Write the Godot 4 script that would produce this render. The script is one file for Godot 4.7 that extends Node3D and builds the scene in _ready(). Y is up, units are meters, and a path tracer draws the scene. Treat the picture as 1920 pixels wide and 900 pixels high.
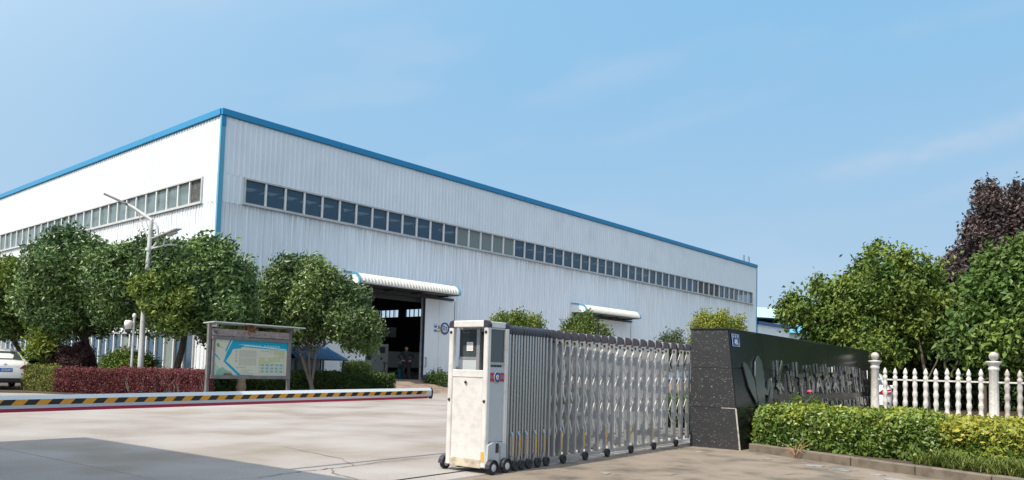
extends Node3D

# ---------------------------------------------------------------- mesh builder
class Mb:
	var st := SurfaceTool.new()
	func _init():
		st.begin(Mesh.PRIMITIVE_TRIANGLES)
		st.set_smooth_group(-1)
	func tri(a: Vector3, b: Vector3, c: Vector3, g := -1):            # counter-clockwise seen from outside
		st.set_smooth_group(g)
		st.add_vertex(a)
		st.add_vertex(c)
		st.add_vertex(b)
	func quad(a: Vector3, b: Vector3, c: Vector3, d: Vector3, g := -1):
		tri(a, b, c, g)
		tri(a, c, d, g)
	func uvquad(a: Vector3, b: Vector3, c: Vector3, d: Vector3):      # a lower left, b lower right, c upper right, d upper left
		var p := [a, c, b, a, d, c]
		var u := [Vector2(0, 1), Vector2(1, 0), Vector2(1, 1), Vector2(0, 1), Vector2(0, 0), Vector2(1, 0)]
		st.set_smooth_group(-1)
		for i in 6:
			st.set_uv(u[i])
			st.add_vertex(p[i])
	func bx(c: Vector3, s: Vector3, b := Basis()):
		var h := s * 0.5
		var v := []
		for i in 8:
			v.append(c + b * Vector3(h.x * (1 if i & 1 else -1), h.y * (1 if i & 2 else -1), h.z * (1 if i & 4 else -1)))
		quad(v[4], v[5], v[7], v[6])
		quad(v[1], v[0], v[2], v[3])
		quad(v[5], v[1], v[3], v[7])
		quad(v[0], v[4], v[6], v[2])
		quad(v[6], v[7], v[3], v[2])
		quad(v[0], v[1], v[5], v[4])
	func face(p: Array, o: Vector3):                                   # a convex polygon, turned to look away from o
		var n: Vector3 = (p[1] - p[0]).cross(p[2] - p[0])
		var mid := Vector3.ZERO
		for q in p:
			mid += q
		mid /= p.size()
		var q2 := p.duplicate()
		if n.dot(mid - o) < 0.0:
			q2.reverse()
		for i in range(1, q2.size() - 1):
			tri(q2[0], q2[i], q2[i + 1])
	func cbx(c: Vector3, s: Vector3, e := 0.006, b := Basis()):        # a box with chamfered edges
		var h := s * 0.5
		var k := Vector3(h.x - e, h.y - e, h.z - e)
		for ax in 3:
			var u := (ax + 1) % 3
			var w := (ax + 2) % 3
			for sg in [-1.0, 1.0]:
				var f := []
				for q in [[-1, -1], [1, -1], [1, 1], [-1, 1]]:
					var p := Vector3()
					p[ax] = h[ax] * sg
					p[u] = k[u] * q[0]
					p[w] = k[w] * q[1]
					f.append(c + b * p)
				face(f, c)
				for s2 in [-1.0, 1.0]:
					var a := Vector3()
					var d := Vector3()
					a[ax] = h[ax] * sg
					a[u] = k[u] * s2
					d[ax] = k[ax] * sg
					d[u] = h[u] * s2
					a[w] = -k[w]
					d[w] = -k[w]
					var a2 := a
					var d2 := d
					a2[w] = k[w]
					d2[w] = k[w]
					face([c + b * a, c + b * a2, c + b * d2, c + b * d], c)
		for i in 8:
			var sx := Vector3(1 if i & 1 else -1, 1 if i & 2 else -1, 1 if i & 4 else -1)
			face([c + b * (Vector3(h.x, k.y, k.z) * sx), c + b * (Vector3(k.x, h.y, k.z) * sx), c + b * (Vector3(k.x, k.y, h.z) * sx)], c)
	func tube(p: Array, r, n := 8, caps := true, g := 1):
		var rings := []
		var up := Vector3.UP
		for i in p.size():
			var d: Vector3 = (p[mini(i + 1, p.size() - 1)] - p[maxi(i - 1, 0)]).normalized()
			if i == 0:
				up = Vector3.RIGHT if absf(d.y) > 0.9 else Vector3.UP
			var x := d.cross(up).normalized()
			var y := x.cross(d).normalized()
			up = y
			var rad: float = r[i] if r is Array else r
			var ring := []
			for k in n:
				var a := TAU * k / n
				ring.append(p[i] + (x * cos(a) + y * sin(a)) * rad)
			rings.append(ring)
		for i in p.size() - 1:
			for k in n:
				var k2 := (k + 1) % n
				quad(rings[i][k2], rings[i][k], rings[i + 1][k], rings[i + 1][k2], g)
		if caps:
			for k in range(1, n - 1):
				tri(rings[0][0], rings[0][k], rings[0][k + 1])
				tri(rings[-1][0], rings[-1][k + 1], rings[-1][k])
	func lathe(prof: Array, n := 16, c := Vector3.ZERO, g := 1):       # prof: [r, y] upwards
		for i in prof.size() - 1:
			for k in n:
				var a := TAU * k / n
				var b := TAU * (k + 1) / n
				var u := Vector3(cos(a), 0, -sin(a))
				var v := Vector3(cos(b), 0, -sin(b))
				var y0 := Vector3(0, prof[i][1], 0) + c
				var y1 := Vector3(0, prof[i + 1][1], 0) + c
				quad(y0 + u * prof[i][0], y0 + v * prof[i][0], y1 + v * prof[i + 1][0], y1 + u * prof[i + 1][0], g)
	func prism(poly: PackedVector2Array, z0: float, z1: float, t := Transform3D()):   # xy outline, between z0 and z1
		var q := poly.duplicate()
		var area := 0.0
		for i in q.size():
			var e := q[(i + 1) % q.size()]
			area += q[i].x * e.y - e.x * q[i].y
		if area < 0:
			q.reverse()
		var ids := Geometry2D.triangulate_polygon(q)
		for i in range(0, ids.size(), 3):
			var a := q[ids[i]]
			var b := q[ids[i + 1]]
			var c := q[ids[i + 2]]
			if (b - a).cross(c - a) < 0:
				var m := b
				b = c
				c = m
			tri(t * Vector3(a.x, a.y, z1), t * Vector3(b.x, b.y, z1), t * Vector3(c.x, c.y, z1))
			tri(t * Vector3(a.x, a.y, z0), t * Vector3(c.x, c.y, z0), t * Vector3(b.x, b.y, z0))
		for i in q.size():
			var a := q[i]
			var b := q[(i + 1) % q.size()]
			quad(t * Vector3(a.x, a.y, z0), t * Vector3(b.x, b.y, z0), t * Vector3(b.x, b.y, z1), t * Vector3(a.x, a.y, z1))
	func ball(c: Vector3, r: Vector3, n := 12, g := 2):
		var m := n / 2
		for j in m:
			for k in n:
				var q := []
				for w in [[j, k], [j, k + 1], [j + 1, k + 1], [j + 1, k]]:
					var th: float = PI * w[0] / m - PI / 2
					var ph: float = -TAU * w[1] / n
					q.append(c + Vector3(cos(th) * cos(ph), sin(th), cos(th) * sin(ph)) * r)
				quad(q[0], q[1], q[2], q[3], g)
	func done() -> ArrayMesh:
		st.generate_normals()
		return st.commit()

# ---------------------------------------------------------------- nodes
var used := {}
func numbered(called: String, parent: Node) -> String:
	var key := str(parent.get_instance_id()) + called
	var n: int = used.get(key, 0)
	used[key] = n + 1
	return called if n == 0 else "%s_%03d" % [called, n]

func tag(o: Node, label: String, category: String, group := ""):
	o.set_meta("label", label)
	o.set_meta("category", category)
	if group:
		o.set_meta("group", group)
	return o

func thing(called: String, label: String, category: String, pos := Vector3.ZERO, turn := 0.0, group := "") -> Node3D:
	var o := Node3D.new()
	o.name = numbered(called, self)
	add_child(o, true)
	o.position = pos
	o.rotation.y = turn
	tag(o, label, category, group)
	return o

func part(called: String, mesh: Mesh, mat: Material, parent: Node, t := Transform3D()) -> MeshInstance3D:
	var o := MeshInstance3D.new()
	o.name = numbered(called, parent)
	o.mesh = mesh
	o.material_override = mat
	o.transform = t
	parent.add_child(o, true)
	return o

func structure(called: String, mesh: Mesh, mat: Material) -> MeshInstance3D:
	var o := part(called, mesh, mat, self)
	o.set_meta("kind", "structure")
	return o

func copy(o: Node3D, pos: Vector3, turn: float, label: String) -> Node3D:
	var c: Node3D = o.duplicate()
	c.name = numbered(String(o.name), self)
	add_child(c, true)
	c.position = pos
	c.rotation.y = turn
	c.set_meta("label", label)
	return c

# ---------------------------------------------------------------- materials
func lin(r: float, g: float, b: float, a := 1.0) -> Color:
	var c := Color(r, g, b).linear_to_srgb()
	c.a = a
	return c

func mat(c: Color, rough := 0.6, metal := 0.0, spec := 0.5) -> StandardMaterial3D:
	var m := StandardMaterial3D.new()
	m.albedo_color = c
	m.roughness = rough
	m.metallic = metal
	m.metallic_specular = spec
	return m

func noise_tex(sd: int, freq: float, lo: float, hi: float, size := 512, oct := 5, kind := FastNoiseLite.TYPE_SIMPLEX_SMOOTH, mid := -1.0) -> NoiseTexture2D:
	var n := FastNoiseLite.new()
	n.seed = sd
	n.frequency = freq
	n.noise_type = kind
	n.fractal_octaves = oct
	n.fractal_gain = 0.55
	var t := NoiseTexture2D.new()
	t.width = size
	t.height = size
	t.seamless = true
	t.noise = n
	var g := Gradient.new()
	g.set_color(0, Color(lo, lo, lo))
	g.set_color(1, Color(hi, hi, hi))
	if mid >= 0.0:
		g.add_point(0.5, Color(mid, mid, mid))
	t.color_ramp = g
	return t

func worn(c: Color, rough: float, tex: Texture2D, scale: Vector3, detail: Texture2D = null, dscale := Vector3.ONE, metal := 0.0) -> StandardMaterial3D:
	var m := mat(c, rough, metal)
	m.albedo_texture = tex
	m.uv1_triplanar = true
	m.uv1_world_triplanar = true
	m.uv1_scale = scale
	if detail:
		m.detail_enabled = true
		m.detail_blend_mode = BaseMaterial3D.BLEND_MODE_MUL
		m.detail_albedo = detail
		m.detail_uv_layer = BaseMaterial3D.DETAIL_UV_2
		m.uv2_triplanar = true
		m.uv2_world_triplanar = true
		m.uv2_scale = dscale
	return m

var M := {}
var rng := RandomNumberGenerator.new()

func make_materials():
	var soft := noise_tex(3, 0.006, 0.80, 1.0, 512, 5)
	var blot := noise_tex(5, 0.010, 0.62, 1.0, 512, 6, FastNoiseLite.TYPE_SIMPLEX_SMOOTH, 0.92)
	var fine := noise_tex(9, 0.08, 0.78, 1.0, 512, 4)
	var streak := noise_tex(12, 0.02, 0.80, 1.0, 512, 4, FastNoiseLite.TYPE_SIMPLEX_SMOOTH, 0.97)
	var mild := noise_tex(14, 0.02, 0.955, 1.0, 512, 4, FastNoiseLite.TYPE_SIMPLEX_SMOOTH, 0.985)
	var stain := noise_tex(15, 0.012, 0.84, 1.0, 512, 6, FastNoiseLite.TYPE_SIMPLEX_SMOOTH, 0.985)
	var broad := noise_tex(21, 0.006, 0.70, 1.0, 512, 6, FastNoiseLite.TYPE_SIMPLEX_SMOOTH, 0.9)
	broad.color_ramp.set_color(0, Color(0.80, 0.765, 0.71))
	broad.color_ramp.set_color(1, Color(0.93, 0.91, 0.90))
	var specks := FastNoiseLite.new()
	M.blot = blot
	M.fine = fine
	for i in 3:
		var k: float = [1.0, 0.93, 0.97][i]
		M["slab%d" % i] = worn(lin(0.455 * k, 0.435 * k, 0.428 * k), 0.88, broad, Vector3(0.11, 0.11, 0.11), fine, Vector3(0.9, 0.9, 0.9))
	M.apron = worn(lin(0.31, 0.255, 0.205), 0.92, blot, Vector3(0.22, 0.22, 0.22), fine, Vector3(1.3, 1.3, 1.3))
	M.ramp = worn(lin(0.40, 0.29, 0.23), 0.9, blot, Vector3(0.3, 0.3, 0.3), fine, Vector3(1.1, 1.1, 1.1))
	M.soil = worn(lin(0.10, 0.075, 0.05), 0.95, blot, Vector3(0.4, 0.4, 0.4), fine, Vector3(1.5, 1.5, 1.5))
	M.field = worn(lin(0.09, 0.11, 0.045), 0.95, blot, Vector3(0.05, 0.05, 0.05), fine, Vector3(0.6, 0.6, 0.6))
	M.kerb = worn(lin(0.24, 0.20, 0.16), 0.92, blot, Vector3(0.9, 0.9, 0.9), fine, Vector3(2.5, 2.5, 2.5))
	M.crack = mat(lin(0.17, 0.155, 0.14), 0.95)
	M.cement = worn(lin(0.40, 0.39, 0.38), 0.85, blot, Vector3(0.3, 0.3, 0.3), fine, Vector3(1, 1, 1))
	for i in 3:
		var k: float = [1.0, 0.975, 0.99][i]
		M["sheet%d" % i] = worn(lin(0.77 * k, 0.825 * k, 0.90 * k), 0.42, mild, Vector3(0.55, 0.035, 0.55), mild, Vector3(0.05, 0.05, 0.05))
	var dim := Image.create(512, 512, false, Image.FORMAT_RGB8)
	var dn := FastNoiseLite.new()
	dn.seed = 5
	dn.frequency = 0.09
	dn.fractal_octaves = 3
	for x in 512:
		var e := minf(x, 511 - x) / 40.0
		var st := clampf(0.45 + dn.get_noise_1d(x) * 1.5, 0.04, 1.0) * clampf(0.4 + e, 0.4, 1.0)
		var ln := 14.0 + 70.0 * clampf(dn.get_noise_1d(x * 0.7 + 900.0) + 0.35, 0.05, 1.0)
		for y in 512:
			var v := st * 0.20 * exp(-y / ln) + 0.07 * clampf(dn.get_noise_2d(x * 0.6, y * 0.05) + 0.1, 0.0, 1.0)
			dim.set_pixel(x, y, Color(1.0 - v * 0.85, 1.0 - v, 1.0 - v * 1.12))
	var drips := ImageTexture.create_from_image(dim)
	for i in 3:
		var lm := mat((M["sheet%d" % i] as StandardMaterial3D).albedo_color, 0.42)
		lm.albedo_texture = drips
		M["low_sheet%d" % i] = lm
	M.backing = mat(lin(0.55, 0.56, 0.57), 0.7)
	M.flat_white = worn(lin(0.78, 0.80, 0.83), 0.45, mild, Vector3(0.4, 0.1, 0.4))
	M.blue = mat(lin(0.012, 0.22, 0.46), 0.42)
	M.blue_pale = mat(lin(0.10, 0.33, 0.50), 0.45)
	M.alu = worn(lin(0.56, 0.57, 0.58), 0.38, streak, Vector3(1.5, 0.4, 1.5), null, Vector3.ONE, 0.35)
	M.mullion = mat(lin(0.70, 0.71, 0.72), 0.4)
	M.sill = worn(lin(0.50, 0.51, 0.53), 0.5, stain, Vector3(0.4, 0.4, 0.4))
	var gl := mat(lin(0.03, 0.085, 0.15, 0.5), 0.04)
	gl.transparency = BaseMaterial3D.TRANSPARENCY_ALPHA
	M.glass = gl
	M.film_glass = worn(lin(0.15, 0.215, 0.225), 0.2, blot, Vector3(0.35, 0.35, 0.35))
	M.curtain = worn(lin(0.20, 0.25, 0.25), 0.7, streak, Vector3(2.2, 0.05, 2.2))
	M.torn = worn(lin(0.20, 0.20, 0.21), 0.6, noise_tex(33, 0.03, 0.25, 1.0, 256, 4), Vector3(0.8, 0.8, 0.8))
	M.dark = mat(lin(0.03, 0.032, 0.035), 0.6)
	M.rubber = mat(lin(0.022, 0.024, 0.028), 0.75)
	M.cap = mat(lin(0.035, 0.032, 0.045), 0.45)
	M.steel_dark = mat(lin(0.05, 0.055, 0.06), 0.5, 0.2)
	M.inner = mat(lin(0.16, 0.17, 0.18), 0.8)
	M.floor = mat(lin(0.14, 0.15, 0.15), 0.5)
	M.white = mat(lin(0.74, 0.74, 0.74), 0.4)
	M.gate = worn(lin(0.45, 0.46, 0.475), 0.27, mild, Vector3(2.0, 0.5, 2.0), null, Vector3.ONE, 0.6)
	M.gate_white = worn(lin(0.72, 0.71, 0.70), 0.38, mild, Vector3(1.2, 0.8, 1.2), stain, Vector3(0.55, 0.55, 0.55), 0.1)
	M.panel = worn(lin(0.66, 0.65, 0.645), 0.4, stain, Vector3(0.9, 0.9, 0.9), mild, Vector3(2, 2, 2))
	M.panel_grey = worn(lin(0.44, 0.47, 0.50), 0.4, mild, Vector3(1, 1, 1))
	M.rust_rail = worn(lin(0.62, 0.55, 0.44), 0.5, blot, Vector3(1.6, 1.6, 1.6))
	M.yellow = mat(lin(0.62, 0.36, 0.05), 0.5)
	M.orange = mat(lin(0.66, 0.29, 0.02), 0.4)
	M.black = mat(lin(0.012, 0.012, 0.013), 0.4)
	M.red = mat(lin(0.42, 0.015, 0.06), 0.45)
	M.boom = mat(lin(0.58, 0.62, 0.66), 0.35)
	M.boom_grey = mat(lin(0.50, 0.51, 0.52), 0.4)
	M.granite = worn(lin(0.024, 0.031, 0.039), 0.20, noise_tex(41, 0.2, 0.5, 1.0, 512, 3), Vector3(3, 3, 3))
	M.granite2 = worn(lin(0.030, 0.036, 0.043), 0.22, noise_tex(41, 0.2, 0.5, 1.0, 512, 3), Vector3(3, 3, 3))
	M.granite.metallic_specular = 0.36
	M.granite2.metallic_specular = 0.36
	M.granite_core = mat(lin(0.05, 0.05, 0.05), 0.8)
	M.chrome = mat(lin(0.44, 0.45, 0.47), 0.22, 1.0)
	M.bronze = mat(lin(0.16, 0.185, 0.185), 0.28, 0.8)
	M.stone_white = worn(lin(0.78, 0.77, 0.755), 0.7, stain, Vector3(1.3, 0.9, 1.3), soft, Vector3(4, 4, 4))
	M.stone_grey = worn(lin(0.50, 0.48, 0.45), 0.75, blot, Vector3(1.6, 1.2, 1.6))
	M.bark = worn(lin(0.12, 0.095, 0.075), 0.9, blot, Vector3(2, 0.6, 2))
	M.bark_pale = worn(lin(0.26, 0.22, 0.18), 0.9, blot, Vector3(2, 0.6, 2))
	M.twig = mat(lin(0.22, 0.15, 0.10), 0.9)
	M.pole = worn(lin(0.60, 0.61, 0.62), 0.4, soft, Vector3(1, 0.3, 1))
	M.solar = mat(lin(0.02, 0.03, 0.06), 0.15)
	M.paint_white = mat(lin(0.72, 0.73, 0.74), 0.25)
	M.paint_white.clearcoat_enabled = true
	M.paint_red = mat(lin(0.32, 0.02, 0.025), 0.25)
	M.paint_red.clearcoat_enabled = true
	M.car_glass = mat(lin(0.05, 0.065, 0.075), 0.05)
	M.lamp_red = mat(lin(0.26, 0.012, 0.02), 0.15)
	M.lamp_clear = mat(lin(0.55, 0.5, 0.5), 0.15)
	M.plate = mat(lin(0.02, 0.14, 0.48), 0.4)
	M.plate_dark = mat(lin(0.012, 0.05, 0.25), 0.4)
	M.frame_grey = worn(lin(0.21, 0.20, 0.205), 0.45, soft, Vector3(1, 1, 1), null, Vector3.ONE, 0.2)
	M.faded = worn(lin(0.40, 0.33, 0.32), 0.6, blot, Vector3(1.5, 1.5, 1.5))
	M.roof_blue = mat(lin(0.03, 0.09, 0.20), 0.5)
	M.teal = mat(lin(0.02, 0.38, 0.50), 0.4)
	M.machine = mat(lin(0.60, 0.64, 0.62), 0.5)
	M.skin = mat(lin(0.42, 0.26, 0.18), 0.6)
	M.cloth_dark = mat(lin(0.018, 0.02, 0.026), 0.9)
	M.hair = mat(lin(0.012, 0.010, 0.010), 0.6)
	M.canopy = worn(lin(0.66, 0.65, 0.62), 0.5, streak, Vector3(0.8, 0.5, 0.8))
	var lf := mat(Color.WHITE, 0.52, 0.0, 0.4)
	lf.vertex_color_use_as_albedo = true
	lf.backlight_enabled = true
	lf.backlight = Color(0.5, 0.55, 0.3)
	M.leaf = lf
	var lg := mat(Color.WHITE, 0.40, 0.0, 0.5)
	lg.vertex_color_use_as_albedo = true
	lg.backlight_enabled = true
	lg.backlight = Color(0.35, 0.4, 0.2)
	M.leaf_gloss = lg
	var sky_light := mat(lin(0.7, 0.75, 0.8, 0.35), 0.1)
	sky_light.transparency = BaseMaterial3D.TRANSPARENCY_ALPHA
	M.skylight = sky_light

# ---------------------------------------------------------------- sky
func make_sky() -> PanoramaSkyMaterial:
	var w := 1024
	var h := 512
	var im := Image.create(w, h, false, Image.FORMAT_RGBF)
	var n := FastNoiseLite.new()
	n.seed = 17
	n.frequency = 1.0
	n.fractal_octaves = 5
	var sun := -SUN_TO
	for y in h:
		var el := PI / 2 - PI * (y + 0.5) / h
		for x in w:
			var az := wrapf(TAU * (x + 0.5) / w, -PI, PI)
			var d := Vector3(sin(az) * cos(el), sin(el), -cos(az) * cos(el))
			var c: Color
			if el < 0:
				c = Color(0.17, 0.16, 0.14)
			else:
				var low := exp(-maxf(el, 0.0) * 3.4)
				c = Color(0.152, 0.370, 0.60).lerp(Color(0.340, 0.45, 0.56), low)
				c = c.lerp(Color(0.44, 0.52, 0.60), exp(-el * 9.0) * 0.7)
				var g := d.dot(sun)
				var pale := smoothstep(-0.28, 0.55, g)
				c = c.lerp(Color(0.53, 0.61, 0.69), pale * pale * 0.8)
				c += Color(0.80, 0.78, 0.74) * pow(maxf(g, 0.0), 2.2)
				# thin cirrus: long wisps that climb a little to the right
				var a := rad_to_deg(az)
				var e := rad_to_deg(el)
				var s := n.get_noise_3d(d.x * 2.2 + 4.0, (e - a * 0.16) * 0.16, d.z * 2.2)
				var wisp := smoothstep(0.10, 0.60, s) * 0.17
				var line := e - (14.2 + (a - 24.0) * 0.17)
				var along := smoothstep(17.0, 27.0, a) * (1.0 - smoothstep(40.0, 60.0, a))
				wisp += along * exp(-line * line * 1.6) * (0.28 + 0.35 * n.get_noise_2d(a * 0.35, e * 1.5))
				wisp = clampf(wisp, 0.0, 0.6)
				c = c.lerp(Color(0.46, 0.51, 0.60), wisp)
			im.set_pixel(x, y, c)
	var m := PanoramaSkyMaterial.new()
	m.panorama = ImageTexture.create_from_image(im)
	return m

# ---------------------------------------------------------------- frames of reference (metres, y up, the camera looks along -z)
const SUN_TO := Vector3(0.437, -0.809, -0.393)              # the way the sunlight goes
const FACTORY := Vector3(-12.487, 0.0, -32.0)               # the factory's near corner
const FACTORY_TURN := 0.8594                                # local x runs along its long wall, local z out of it
const GATE := Vector3(-0.28, 0.0, -9.2)
const GATE_TURN := 0.9338                                   # local x runs along the gate, local z out to the street
const BASE := 0.56                                          # floor of the factory
const ROOF := 11.94

func fac(p: Vector3) -> Vector3:
	return FACTORY + Basis(Vector3.UP, FACTORY_TURN) * p
func gat(p: Vector3) -> Vector3:
	return GATE + Basis(Vector3.UP, GATE_TURN) * p

func rise(p: Vector3) -> float:                             # height of the ground: it climbs to the factory walls
	var q := Basis(Vector3.UP, -FACTORY_TURN) * (p - FACTORY)
	var dx := maxf(maxf(-q.x, q.x - 55.0), 0.0)
	var dz := maxf(maxf(q.z, -56.0 - q.z), 0.0)
	return 0.56 * (1.0 - smoothstep(0.4, 4.0, Vector2(dx, dz).length()))

func _ready():
	rng.seed = 20240
	var cam := Camera3D.new()
	cam.name = "camera"
	add_child(cam)
	cam.projection = Camera3D.PROJECTION_FRUSTUM
	cam.near = 0.1
	cam.far = 3000.0
	cam.size = 900.0 / 1443.0 * 0.1
	cam.frustum_offset = Vector2(0, 155.0 / 1443.0 * 0.1)
	cam.position = Vector3(0, 1.25, 0)
	var rt := Vector3(0.99961, 0.0277, 0.0017)
	var up := Vector3(-0.02776, 0.99778, 0.0605)
	cam.basis = Basis(rt, up, rt.cross(up)).orthonormalized()
	cam.current = true
	make_materials()
	var env := Environment.new()
	env.background_mode = Environment.BG_SKY
	env.sky = Sky.new()
	env.sky.sky_material = make_sky()
	env.background_energy_multiplier = 1.0
	env.tonemap_mode = Environment.TONE_MAPPER_LINEAR
	env.tonemap_exposure = 1.4
	env.sdfgi_enabled = true
	env.ssao_enabled = true
	env.ssil_enabled = true
	var we := WorldEnvironment.new()
	we.name = "environment"
	we.environment = env
	add_child(we)
	var sun := DirectionalLight3D.new()
	sun.name = "sun"
	add_child(sun)
	sun.light_energy = 1.24
	sun.light_color = Color(1.0, 0.95, 0.87)
	sun.light_angular_distance = 0.5
	sun.shadow_enabled = true
	sun.look_at_from_position(Vector3.ZERO, SUN_TO, Vector3.UP)
	make_ground()
	make_factory()
	make_annex()
	make_gate_office()
	make_sign_wall()
	make_fence()
	make_plants()
	make_gate()
	make_boom()
	make_notice_board()
	make_lamp()
	make_cars()
	make_small()
	make_interior()

# ---------------------------------------------------------------- ground
func ribbon(pts: Array, width: float, y: float, sd: int) -> ArrayMesh:
	var r := RandomNumberGenerator.new()
	r.seed = sd
	var fine := []
	for i in pts.size() - 1:
		for k in 8:
			var p: Vector3 = pts[i].lerp(pts[i + 1], k / 8.0)
			fine.append(p + Vector3(r.randf_range(-0.03, 0.03), 0, r.randf_range(-0.03, 0.03)))
	fine.append(pts[-1])
	var b := Mb.new()
	var last := []
	for i in fine.size():
		var d: Vector3 = (fine[mini(i + 1, fine.size() - 1)] - fine[maxi(i - 1, 0)]).normalized()
		var s := d.cross(Vector3.UP) * width * r.randf_range(0.2, 1.0) * (0.3 if i == 0 or i == fine.size() - 1 else 1.0)
		var now := [fine[i] - s + Vector3(0, y, 0), fine[i] + s + Vector3(0, y, 0)]
		if i:
			b.quad(last[1], now[1], now[0], last[0])
		last = now
	return b.done()

func flat_bed(poly: Array, y: float) -> ArrayMesh:
	var b := Mb.new()
	var p := PackedVector2Array()
	for v in poly:
		p.append(Vector2(v.x, -v.z))
	b.prism(p, -0.05, y, Transform3D(Basis(Vector3.RIGHT, Vector3.FORWARD, Vector3.UP), Vector3.ZERO))
	return b.done()

func make_ground():
	var b := Mb.new()
	b.bx(Vector3(0, -0.58, -60), Vector3(1600, 1.0, 1600))
	structure("ground", b.done(), M.field)
	var yard := Node3D.new()
	yard.name = "yard_pavement"
	yard.set_meta("kind", "structure")
	add_child(yard)
	var sm := Mb.new()
	sm.cbx(Vector3(0, -0.05, 0), Vector3(4.984, 0.1, 4.984), 0.008)
	var slab := sm.done()
	var turn := Basis(Vector3.UP, GATE_TURN)
	for i in range(-5, 9):
		for k in range(-9, 1):
			var c := gat(Vector3(2.11 + 5.0 * i + 2.5, 0, -1.56 + 5.0 * k - 2.5 + 5.0))
			if k == 0:
				continue
			var q := Basis(Vector3.UP, -FACTORY_TURN) * (c - FACTORY)
			if c.z > 3.0 or absf(c.x) > -c.z * 0.8 + 9.0 or (q.z < -4.0 and q.x > -2.0) or q.x < -16.0 and q.z < -6.0:
				continue
			part("slab", slab, M["slab%d" % posmod(i * 7 + k * 5, 3)], yard, Transform3D(turn, c + Vector3(0, (posmod(i * 3 + k, 3) - 1) * 0.002, 0)))
	var edge := Mb.new()
	edge.cbx(Vector3(0, -0.05, 0), Vector3(4.984, 0.1, 1.54), 0.008)
	var es := edge.done()
	for i in range(-3, 2):
		part("slab", es, M["slab%d" % posmod(i, 3)], yard, Transform3D(turn, gat(Vector3(4.61 + 5.0 * i, 0, -0.78))))
	var apron := Node3D.new()
	apron.name = "street_apron"
	apron.set_meta("kind", "structure")
	add_child(apron)
	var am := Mb.new()
	am.cbx(Vector3(0, -0.055, 0), Vector3(7.985, 0.1, 5.985), 0.01)
	var ap := am.done()
	for i in range(-3, 3):
		for k in 4:
			part("slab", ap, M.apron, apron, Transform3D(turn, gat(Vector3(-3.0 + 8.0 * i, 0, 3.0 + 6.0 * k))))
	# cracks in the old concrete
	var cracks := [[Vector3(-1.07, 0, -10.9), Vector3(-2.12, 0, -9.37), Vector3(-2.47, 0, -8.9), Vector3(-2.77, 0, -8.24)], [Vector3(-2.12, 0, -9.37), Vector3(-2.0, 0, -8.9), Vector3(-1.5, 0, -8.4)],
		[Vector3(-3.4, 0, -11.6), Vector3(-2.2, 0, -10.3), Vector3(-1.9, 0, -9.6)], [Vector3(-6.2, 0, -16.5), Vector3(-4.5, 0, -18.0), Vector3(-3.6, 0, -20.5)], [Vector3(1.6, 0, -9.4), Vector3(2.4, 0, -9.9), Vector3(3.2, 0, -9.7), Vector3(3.9, 0, -10.2)]]
	for i in cracks.size():
		var cr := part("crack", ribbon(cracks[i], 0.012, 0.006, 50 + i), M.crack, yard)
		cr.set_meta("kind", "stuff")
	# pale spills on the street apron by the kerb
	for i in 7:
		var c: Vector3 = [Vector3(4.35, 0, -11.0), Vector3(4.55, 0, -10.6), Vector3(4.85, 0, -10.2), Vector3(4.9, 0, -9.7), Vector3(3.9, 0, -11.7), Vector3(3.1, 0, -12.6), Vector3(1.2, 0, -9.6)][i]
		var pl := []
		var rr: float = [0.16, 0.22, 0.12, 0.2, 0.09, 0.12, 0.1][i]
		for k in 11:
			var a := TAU * k / 11.0
			pl.append(c + Vector3(cos(a), 0, -sin(a)) * rr * rng.randf_range(0.35, 1.1))
		part("spill", flat_bed(pl, 0.007), M.cement, apron)
	# the ground climbs to the factory walls
	for side in [["ramp", 5.0, 62.0, -0.4, 4.2, M.ramp], ["planting_bank", -4.4, 5.0, -0.4, 4.2, M.soil], ["planting_bank", -4.4, 0.3, -58.0, -0.4, M.soil]]:
		var g := Mb.new()
		var nx := int(ceil((side[2] - side[1]) / 0.6))
		var nz := int(ceil((side[4] - side[3]) / 0.6))
		for i in nx:
			for k in nz:
				var q := []
				for w in [[i, k + 1], [i + 1, k + 1], [i + 1, k], [i, k]]:
					var p := fac(Vector3(lerpf(side[1], side[2], float(w[0]) / nx), 0, lerpf(side[3], side[4], float(w[1]) / nz)))
					p.y = rise(p) + 0.004
					if rise(p) <= 0.0001:
						p.y = -0.02
					q.append(p)
				g.quad(q[0], q[1], q[2], q[3], 3)
		structure(numbered(side[0], self), g.done(), side[5])
	# beds
	structure("planting_bed", flat_bed([Vector3(-21.0, 0, -24.2), Vector3(-16.2, 0, -26.2), Vector3(-9.2, 0, -24.0), Vector3(-4.9, 0, -35.2), Vector3(-6.6, 0, -36.6), Vector3(-13.5, 0, -29.5), Vector3(-28.0, 0, -42.0)], 0.03), M.soil)
	structure("planting_bed_001", flat_bed([Vector3(-1.0, 0, -16.6), Vector3(3.2, 0, -15.2), Vector3(9.0, 0, -25.0), Vector3(14, 0, -42.0), Vector3(6.0, 0, -40.0), Vector3(-1.0, 0, -27.0)], 0.06), M.soil)
	structure("planting_bed_002", flat_bed([Vector3(4.1, 0, -13.06), Vector3(6.9, 0, -7.7), Vector3(14.0, 0, -8.0), Vector3(32.0, 0, -30.0), Vector3(30.0, 0, -60.0), Vector3(14.0, 0, -40.0), Vector3(4.6, 0, -14.6)], 0.10), M.soil)
	# kerb in front of the hedge
	var kerb := Node3D.new()
	kerb.name = "kerb"
	kerb.set_meta("kind", "structure")
	add_child(kerb)
	var dir := Vector3(1.62, 0, 3.11).normalized()
	var km := Mb.new()
	km.cbx(Vector3(0, 0.055, 0), Vector3(0.985, 0.15, 0.13), 0.014)
	var kstone := km.done()
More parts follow.
